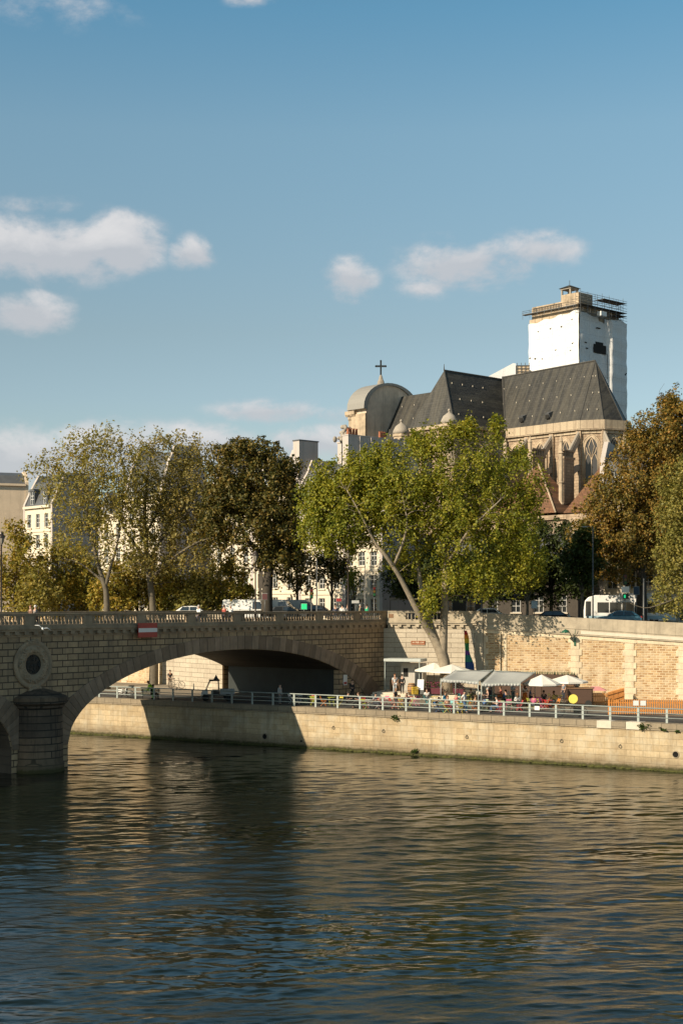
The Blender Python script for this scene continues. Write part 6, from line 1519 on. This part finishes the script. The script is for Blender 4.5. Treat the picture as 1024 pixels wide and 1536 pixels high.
for x in (.95, -1.0):
    for s in (-1, 1):
        w_ = MB().lathe([(.14, -.08), (.29, -.08), (.31, -.05), (.31, .05), (.29, .08), (.14, .08)], (0, 0, 0), 16).build('wheel', M['tyre'], t, True); w_.matrix_local = Matrix.Translation((x, s * .58, .31)) @ Matrix.Rotation(R(90), 4, 'X')
        MB().lathe([(.0001, -.07), (.15, -.06), (.15, .06), (.0001, .07)], (0, 0, 0), 12).build('rim', M['chrome'], w_)
for s in (-1, 1): MB().ell((1.27, s * .35, .68), (.03, .08, .08), 8, 5).build('headlight', M['chrome'], t, True)

# ================================================================== street: vehicles
def wheels(t, xs, hw, r_):
    for x in xs:
        for s in (-1, 1):
            w_ = MB().lathe([(r_ * .6, -.1), (r_ * .95, -.1), (r_, -.06), (r_, .06), (r_ * .95, .1), (r_ * .6, .1)], (0, 0, 0), 18).build('wheel', M['tyre'], t, True); w_.matrix_local = Matrix.Translation((x, s * (hw - .1), r_)) @ Matrix.Rotation(R(90), 4, 'X')
            MB().lathe([(.0001, -.105), (r_ * .58, -.08), (r_ * .58, .08), (.0001, .105)], (0, 0, 0), 14).build('rim', M['chrome'], w_)
def vehicle(label, cat, name, loc, rz, col, kind):
    t = thing(name, label, cat, loc, rz, 'vehicles on the street'); c = paint('car paint %.2f %.2f %.2f' % col, col, .25)
    if kind == 'car':
        L, hw = 4.2, .86; low = [(-2.1, .35), (2.1, .35), (2.12, .62), (1.95, .82), (1.0, .95), (-1.9, .98), (-2.12, .7)]
        cab = [(1.05, .955), (.35, 1.42), (-.2, 1.48), (-1.2, 1.42), (-1.85, .985)]
    elif kind == 'van':
        L, hw = 5.4, .98; low = [(-2.7, .4), (2.7, .4), (2.75, .8), (2.55, 1.12), (1.9, 1.2), (-2.7, 1.2)]
        cab = [(1.95, 1.203), (1.35, 2.12), (1.1, 2.28), (-2.5, 2.3), (-2.68, 2.2), (-2.7, 1.203)]
    MB().prism(low, -hw, hw).build('body', c, t, bevel=.07)
    m = MB(); k = len(cab); vs = [(x, -hw + .02, z) if z < 1.25 else (x, -hw + .13, z) for x, z in cab] + [(x, hw - .02, z) if z < 1.25 else (x, hw - .13, z) for x, z in cab]
    m.add(vs, [tuple(range(k)), tuple(range(2 * k - 1, k - 1, -1))] + [(i, i + k, (i + 1) % k + k, (i + 1) % k) for i in range(k)]); m.build('cabin', c, t, bevel=.05)
    zt_, zb_ = (1.38, 1.02) if kind == 'car' else (2.05, 1.3)
    for s in (-1, 1):
        y0, y1 = s * (hw - .005), s * (hw - .10)
        spans = [(-1.45, -.45, -1.15), (-.38, .72, -.38)] if kind == 'car' else [(.55, 1.75, .55)]
        for a, b, a2 in spans:
            b2 = b if b < 0 else (b - .42)
            q = [(a, y0, zb_), (b, y0, zb_), (b2, y1, zt_), (a2, y1, zt_)]
            MB().hexa([q[0], q[1], (q[1][0], q[1][1] - s * .05, q[1][2]), (q[0][0], q[0][1] - s * .05, q[0][2]), q[3], q[2], (q[2][0], q[2][1] - s * .05, q[2][2]), (q[3][0], q[3][1] - s * .05, q[3][2])]).build('window', M['glass'], t)
    (x0, z0), (x1, z1) = cab[0], cab[1]
    MB().hexa([(x0 - .03, -hw + .12, z0 + .05), (x0 + .035, -hw + .12, z0 + .05), (x0 + .035, hw - .12, z0 + .05), (x0 - .03, hw - .12, z0 + .05), (x1, -hw + .2, z1 - .04), (x1 + .06, -hw + .2, z1 - .04), (x1 + .06, hw - .2, z1 - .04), (x1, hw - .2, z1 - .04)]).build('windscreen', M['glass'], t)
    fx = L / 2
    for s in (-1, 1): MB().cbox((fx - .02, s * (hw - .25), .7), (.1, .3, .14)).build('headlight', M['chrome'], t); MB().cbox((-fx + .02, s * (hw - .16), .85), (.1, .16, .16)).build('tail_light', M['red'], t)
    wheels(t, (fx * .62, -fx * .62), hw, .32 if kind == 'car' else .36); return t
def sp(u, Y, z=None): x = (u - 512) / F * Y; return (x, Y, (z if z is not None else zst(x)) + .003)
vehicle('white delivery van parked nearest the chestnut trunk', 'van', 'delivery_van', sp(374, 148), R(-10), (.74, .74, .72), 'van')
vehicle('white delivery van parked behind the black lamp post', 'van', 'delivery_van', sp(412, 151), R(-10), (.72, .72, .70), 'van')
vehicle('silver van parked behind the green lit sign', 'van', 'delivery_van', sp(446, 156), R(-10), (.5, .52, .53), 'van')
vehicle('black car beyond the bridge balustrade', 'car', 'parked_car', sp(476, 147, 10.35), R(-10), (.02, .02, .022), 'car')
vehicle('dark grey car parked between the chestnut and the green sign', 'car', 'parked_car', sp(432, 146, 10.25), R(-10), (.05, .055, .06), 'car')
vehicle('white car at the far left under the shrubs'.replace('at the far left ', 'half hidden '), 'car', 'parked_car', sp(293, 146, 10.25), R(-10), (.7, .7, .68), 'car')
vehicle('white car parked below the cafe awning', 'car', 'parked_car', sp(737, 143), R(-8), (.74, .74, .73), 'car')
vehicle('dark car in the shade beside the young tree', 'car', 'parked_car', sp(835, 145), R(-8), (.02, .02, .025), 'car')
vehicle('blue car in front of the white bus', 'car', 'parked_car', sp(928, 136.5, zst(26) + .2), R(172), (.06, .17, .26), 'car')
# bus
t = thing('bus', 'white single deck bus with dark windows standing on the embankment street', 'bus', sp(943, 149.5, 9.75), R(171), 'vehicles on the street')
L, hw, H = 9.4, 1.25, 3.1
MB().prism([(-L / 2, .4), (L / 2 - .05, .4), (L / 2 + .05, 1.2), (L / 2 - .12, 2.5), (L / 2 - .5, 2.9), (L / 2 - 1.2, H), (-L / 2 + .3, H), (-L / 2, 2.8)], -hw, hw).build('body', M['white'], t, bevel=.12)
for s in (-1, 1):
    for k in range(6): x = -L / 2 + .4 + k * 1.28; MB().box(x, x + 1.2, *sorted((s * (hw - .02), s * (hw + .012))), 1.25, 2.35).build('window', M['glass'], t, bevel=.02)
    MB().box(L / 2 - .75, L / 2 - .2, *sorted((s * (hw - .02), s * (hw + .012))), .9, 2.45).build('window', M['glass'], t)
    MB().ell((L / 2 + .02, s * .95, .85), (.05, .16, .12), 8, 5).build('headlight', M['chrome'], t, True)
    MB().box(-L / 2 + .1, L / 2 - .5, *sorted((s * (hw - .02), s * (hw + .008))), .6, .95).build('blue_band', paint('bus pale blue', (.35, .5, .58)), t)
MB().hexa([(L / 2 + .02, -1.1, 1.15), (L / 2 + .08, -1.1, 1.15), (L / 2 + .08, 1.1, 1.15), (L / 2 + .02, 1.1, 1.15), (L / 2 - .16, -1.05, 2.4), (L / 2 - .1, -1.05, 2.4), (L / 2 - .1, 1.05, 2.4), (L / 2 - .16, 1.05, 2.4)]).build('windscreen', M['glass'], t)
MB().box(-2.5, 1.0, -.8, .8, H + .003, H + .2).build('roof_unit', M['white'], t, bevel=.06)
wheels(t, (L / 2 - 2.0, -L / 2 + 2.2), hw, .48)

# ================================================================== street furniture
def lamp(label, u, vtop, Y):
    p = at(u, vtop, Y); z0 = zst(p.x); H = p.z - z0
    t = thing('street_lamp', label, 'street lamp', (p.x, Y, z0), 0, 'old black lantern street lamps')
    MB().lathe([(.24, 0), (.24, .25), (.17, .35), (.15, .9), (.17, .95), (.09, 1.1), (.075, 1.2), (.06, H - 1.3), (.1, H - 1.25), (.06, H - 1.15), (.13, H - 1.05)], (0, 0, 0), 12).build('post', paint('lamp brown', (.045, .035, .03)), t, True)
    MB().lathe([(.13, H - 1.04), (.27, H - .5), (.25, H - .48)], (0, 0, 0), 6).build('lantern_glass', paint('frosted lantern glass', (.34, .31, .27), .2), t)
    m = MB(); m.lathe([(.32, H - .52), (.31, H - .44), (.16, H - .2), (.14, H - .12), (.05, H - .06), (.02, H)], (0, 0, 0), 12)
    for k in range(6): a = 2 * math.pi * k / 6; m.tube([(.13 * math.cos(a), .13 * math.sin(a), H - 1.04), (.275 * math.cos(a), .275 * math.sin(a), H - .5)], .016, 4)
    m.build('lantern_cap', paint('lamp brown', (.045, .035, .03)), t)
lamp('old lantern lamp at the bridge end by the yellowing trees', 2, 797, 120); lamp('old lantern lamp post beside the chestnut trunk', 383, 825, 138); lamp('tall old lantern lamp beside the leaning tree crown', 522, 820, 138)
def pole(label, cat, name, u, vtop, Y, r_=.06, arm=0):
    p = at(u, vtop, Y); z0 = zst(p.x); H = p.z - z0; t = thing(name, label, cat, (p.x, Y, z0), 0)
    MB().tube([(0, 0, 0), (0, 0, .5), (0, 0, H)], [r_ * 1.5, r_, r_ * .7], 8).build('post', paint('pole grey', (.10, .105, .11)), t, True)
    if arm: MB().tube([(0, 0, H - .1), (arm * .5, 0, H + .05), (arm, 0, H)], .03, 6).build('arm', paint('pole grey', (.10, .105, .11)), t, True); MB().ell((arm * 1.15, 0, H - .02), (.32, .13, .07), 10, 5).build('lamp_head', M['rail'], t, True)
    return t, H
pole('plain grey mast between the chestnut and the tall lamp', 'pole', 'street_pole', 475, 838, 140, .08); pole('thin dark mast beside the white facade', 'pole', 'street_pole', 547, 838, 142, .05)
pole('tall grey street light with a short curved arm in front of the bus', 'street light', 'street_light', 889, 790, 136, .075, -.7); pole('pale concrete post in front of the bus windows', 'pole', 'street_pole', 965, 868, 135, .09)
pole('dark straight trunk like mast behind the white car', 'pole', 'street_pole', 722, 850, 141, .08)
def signal(label, u, vtop, Y, extra=None):
    t, H = pole(label, 'traffic light', 'traffic_light', u, vtop, Y, .05); t['group'] = 'traffic lights along the street'
    hd = MB().box(-.17, .17, -.16, .12, H - 1.0, H).build('signal_head', M['iron'], t, bevel=.03)
    for k, c in enumerate(((.12, .01, .01), (.14, .08, .01), (.01, .10, .03))):
        o = MB().lathe([(.0001, .0), (.10, 0), (.12, .03), (.12, .1)], (0, 0, 0), 12).build('lens', paint('lens %d' % k, c), hd); o.matrix_local = Matrix.Translation((0, -.165, H - .18 - k * .31)) @ Matrix.Rotation(R(90), 4, 'X')
    return t, H
signal('traffic light seen beside the plain grey mast', 467, 883, 141); signal('traffic light in front of the white facade next to the thin dark mast', 561, 880, 141)
t, H = signal('traffic light with white plate and green lit signal before the bus', 937, 862, 137)
MB().box(-.38, .38, -.2, -.17, H - 1.75, H - 1.15).build('white_plate', M['white'], t); MB().box(-.2, .3, -.25, .1, H - 2.35, H - 1.85).build('lower_head', M['iron'], t)
gm = N('lit green'); gm.done((.02, .3, .1), .4); gm.b.inputs['Emission Color'].default_value = (.02, .8, .3, 1); gm.b.inputs['Emission Strength'].default_value = .5; M['green'] = gm.m
MB().box(-.16, .02, -.262, -.252, H - 2.25, H - 1.95).build('green_lamp', M['green'], t)
def board(label, u, v, Y, w_, h, col, name='street_sign', edge=True, lit=None):
    p = at(u, v, Y); z0 = zst(p.x); t = thing(name, label, 'sign', (p.x, Y, z0), 0); zc = p.z - z0
    MB().tube([(0, 0, 0), (0, 0, zc + h / 2)], .035, 6).build('post', paint('pole grey', (.10, .105, .11)), t, True)
    MB().box(-w_ / 2, w_ / 2, -.06, -.037, zc - h / 2, zc + h / 2).build('panel', lit or paint('sign %.2f %.2f %.2f' % col, col), t)
    if edge: MB().box(-w_ / 2 - .03, w_ / 2 + .03, -.036, -.03, zc - h / 2 - .03, zc + h / 2 + .03).build('border', M['rail'], t)
    return t
board('dark blue street sign standing in front of the bus roof', 954, 886, 139, .5, .75, (.03, .07, .13)); board('pale blue parking sign beside the young yellowing tree', 801, 907, 138, .55, .7, (.45, .58, .68))
board('green lit display in front of the silver van', 456, 910, 143, .55, .55, (0, .2, .1), 'display_sign', True, M['green']); board('small red and blue sign near the tall lantern lamp', 508, 900, 140, .5, .3, (.35, .04, .04)); board('round edged dark sign on the chestnut pavement', 397, 895, 140, .5, .6, (.12, .05, .05))
board('white direction board by the bridge end crossing', 533, 903, 141, .7, .25, (.5, .5, .5))
for i, (u, lab) in enumerate(((881, 'pale bollard beside the young green tree'), (853, 'pale bollard standing alone near the dark car'))):
    p = sp(u, 137); t = thing('bollard', lab, 'bollard', (p[0], p[1], zst(p[0])), 0, 'pale bollards on the street'); MB().lathe([(.12, 0), (.11, .9), (.13, .95), (.10, 1.1), (.02, 1.15)], (0, 0, 0), 12).build('shaft', M['rail'], t, True); MB().lathe([(.115, .7), (.115, .8)], (0, 0, 0), 12).build('band', M['white'], t)
# walkers on the bridge and the street
BR = lambda s, back: (BO + BX * s + BY * back)
for i, (u, back, lab, top, hair, kw) in enumerate(((46, 2.2, 'walker in brown coat crossing the bridge behind the balustrade', (.16, .09, .06), 'ginger', {}), (53, 2.4, 'white haired walker crossing the bridge', (.25, .22, .2), 'white', {}),
        (298, 3, 'walker in white shirt on the bridge above the arch crown', (.72, .72, .7), 'grey', {}), (336, 2.5, 'walker in red jacket on the bridge near the parked vans', (.35, .07, .05), 'brown', {}), (346, 2.6, 'walker in pale grey on the bridge near the parked vans', (.6, .6, .6), 'grey', {}))):
    p = BR(bs(u), back); p = Vector(((u - 512) / F * p.y, p.y, 10.125)); person(lab, tuple(p), BA + R(90 if i % 2 else -90), 'walk', top, (.05, .05, .07), hair, sleeve='long', seed=30 + i, k=.98)
for i, (u, Y, lab, top, hair) in enumerate(((503, 140, 'pedestrian in dark blue waiting near the tall lantern lamp', (.04, .05, .09), 'dark'), (521, 139, 'pedestrian in grey beside the tall lantern lamp', (.3, .3, .3), 'brown'),
        (540, 138.5, 'pedestrian in beige coat near the bridge corner', (.4, .32, .22), 'grey'), (550, 138, 'pedestrian in bright green shirt near the bridge corner', (.02, .35, .18), 'dark'), (513, 141, 'pedestrian in white beside the red sign', (.7, .7, .7), 'dark'))):
    p = sp(u, Y, 10.11); person(lab, p, R(40 * i), 'stand', top, (.04, .045, .06), hair, sleeve='long', seed=40 + i)
# gull gliding in front of the bridge
p = at(64, 943, 92)
t = thing('gull', 'white gull gliding in front of the bridge cornice', 'bird', p, R(15)); t.rotation_euler = (R(12), R(18), R(20))
m = MB(); m.lathe([(.001, -.24), (.05, -.17), (.075, -.04), (.065, .1), (.045, .17), (.05, .21), (.035, .26), (.012, .3), (.004, .33)], (0, 0, 0), 10)
for i in range(len(m.v)): x, y, z = m.v[i]; m.v[i] = (x, z, y)
m.build('body', M['white'], t, True)
for s in (-1, 1):
    m = MB(); m.add([(s * .04, .1, .03), (s * .28, .14, .14), (s * .58, -.04, .06), (s * .26, -.02, .12), (s * .04, -.08, .03), (s * .04, .1, .015), (s * .28, .14, .125), (s * .57, -.04, .055), (s * .26, -.02, .105), (s * .04, -.08, .015)], [(0, 1, 3, 4), (1, 2, 3), (5, 9, 8, 6), (6, 8, 7), (0, 5, 6, 1), (1, 6, 7, 2), (2, 7, 8, 3), (3, 8, 9, 4)]); m.build('wing', M['white'], t, True)
MB().add([(-.03, -.2, 0), (.03, -.2, 0), (.08, -.36, 0), (-.08, -.36, 0), (0, -.28, .012)], [(0, 1, 4), (1, 2, 4), (2, 3, 4), (3, 0, 4), (3, 2, 1, 0)]).build('tail', M['white'], t)
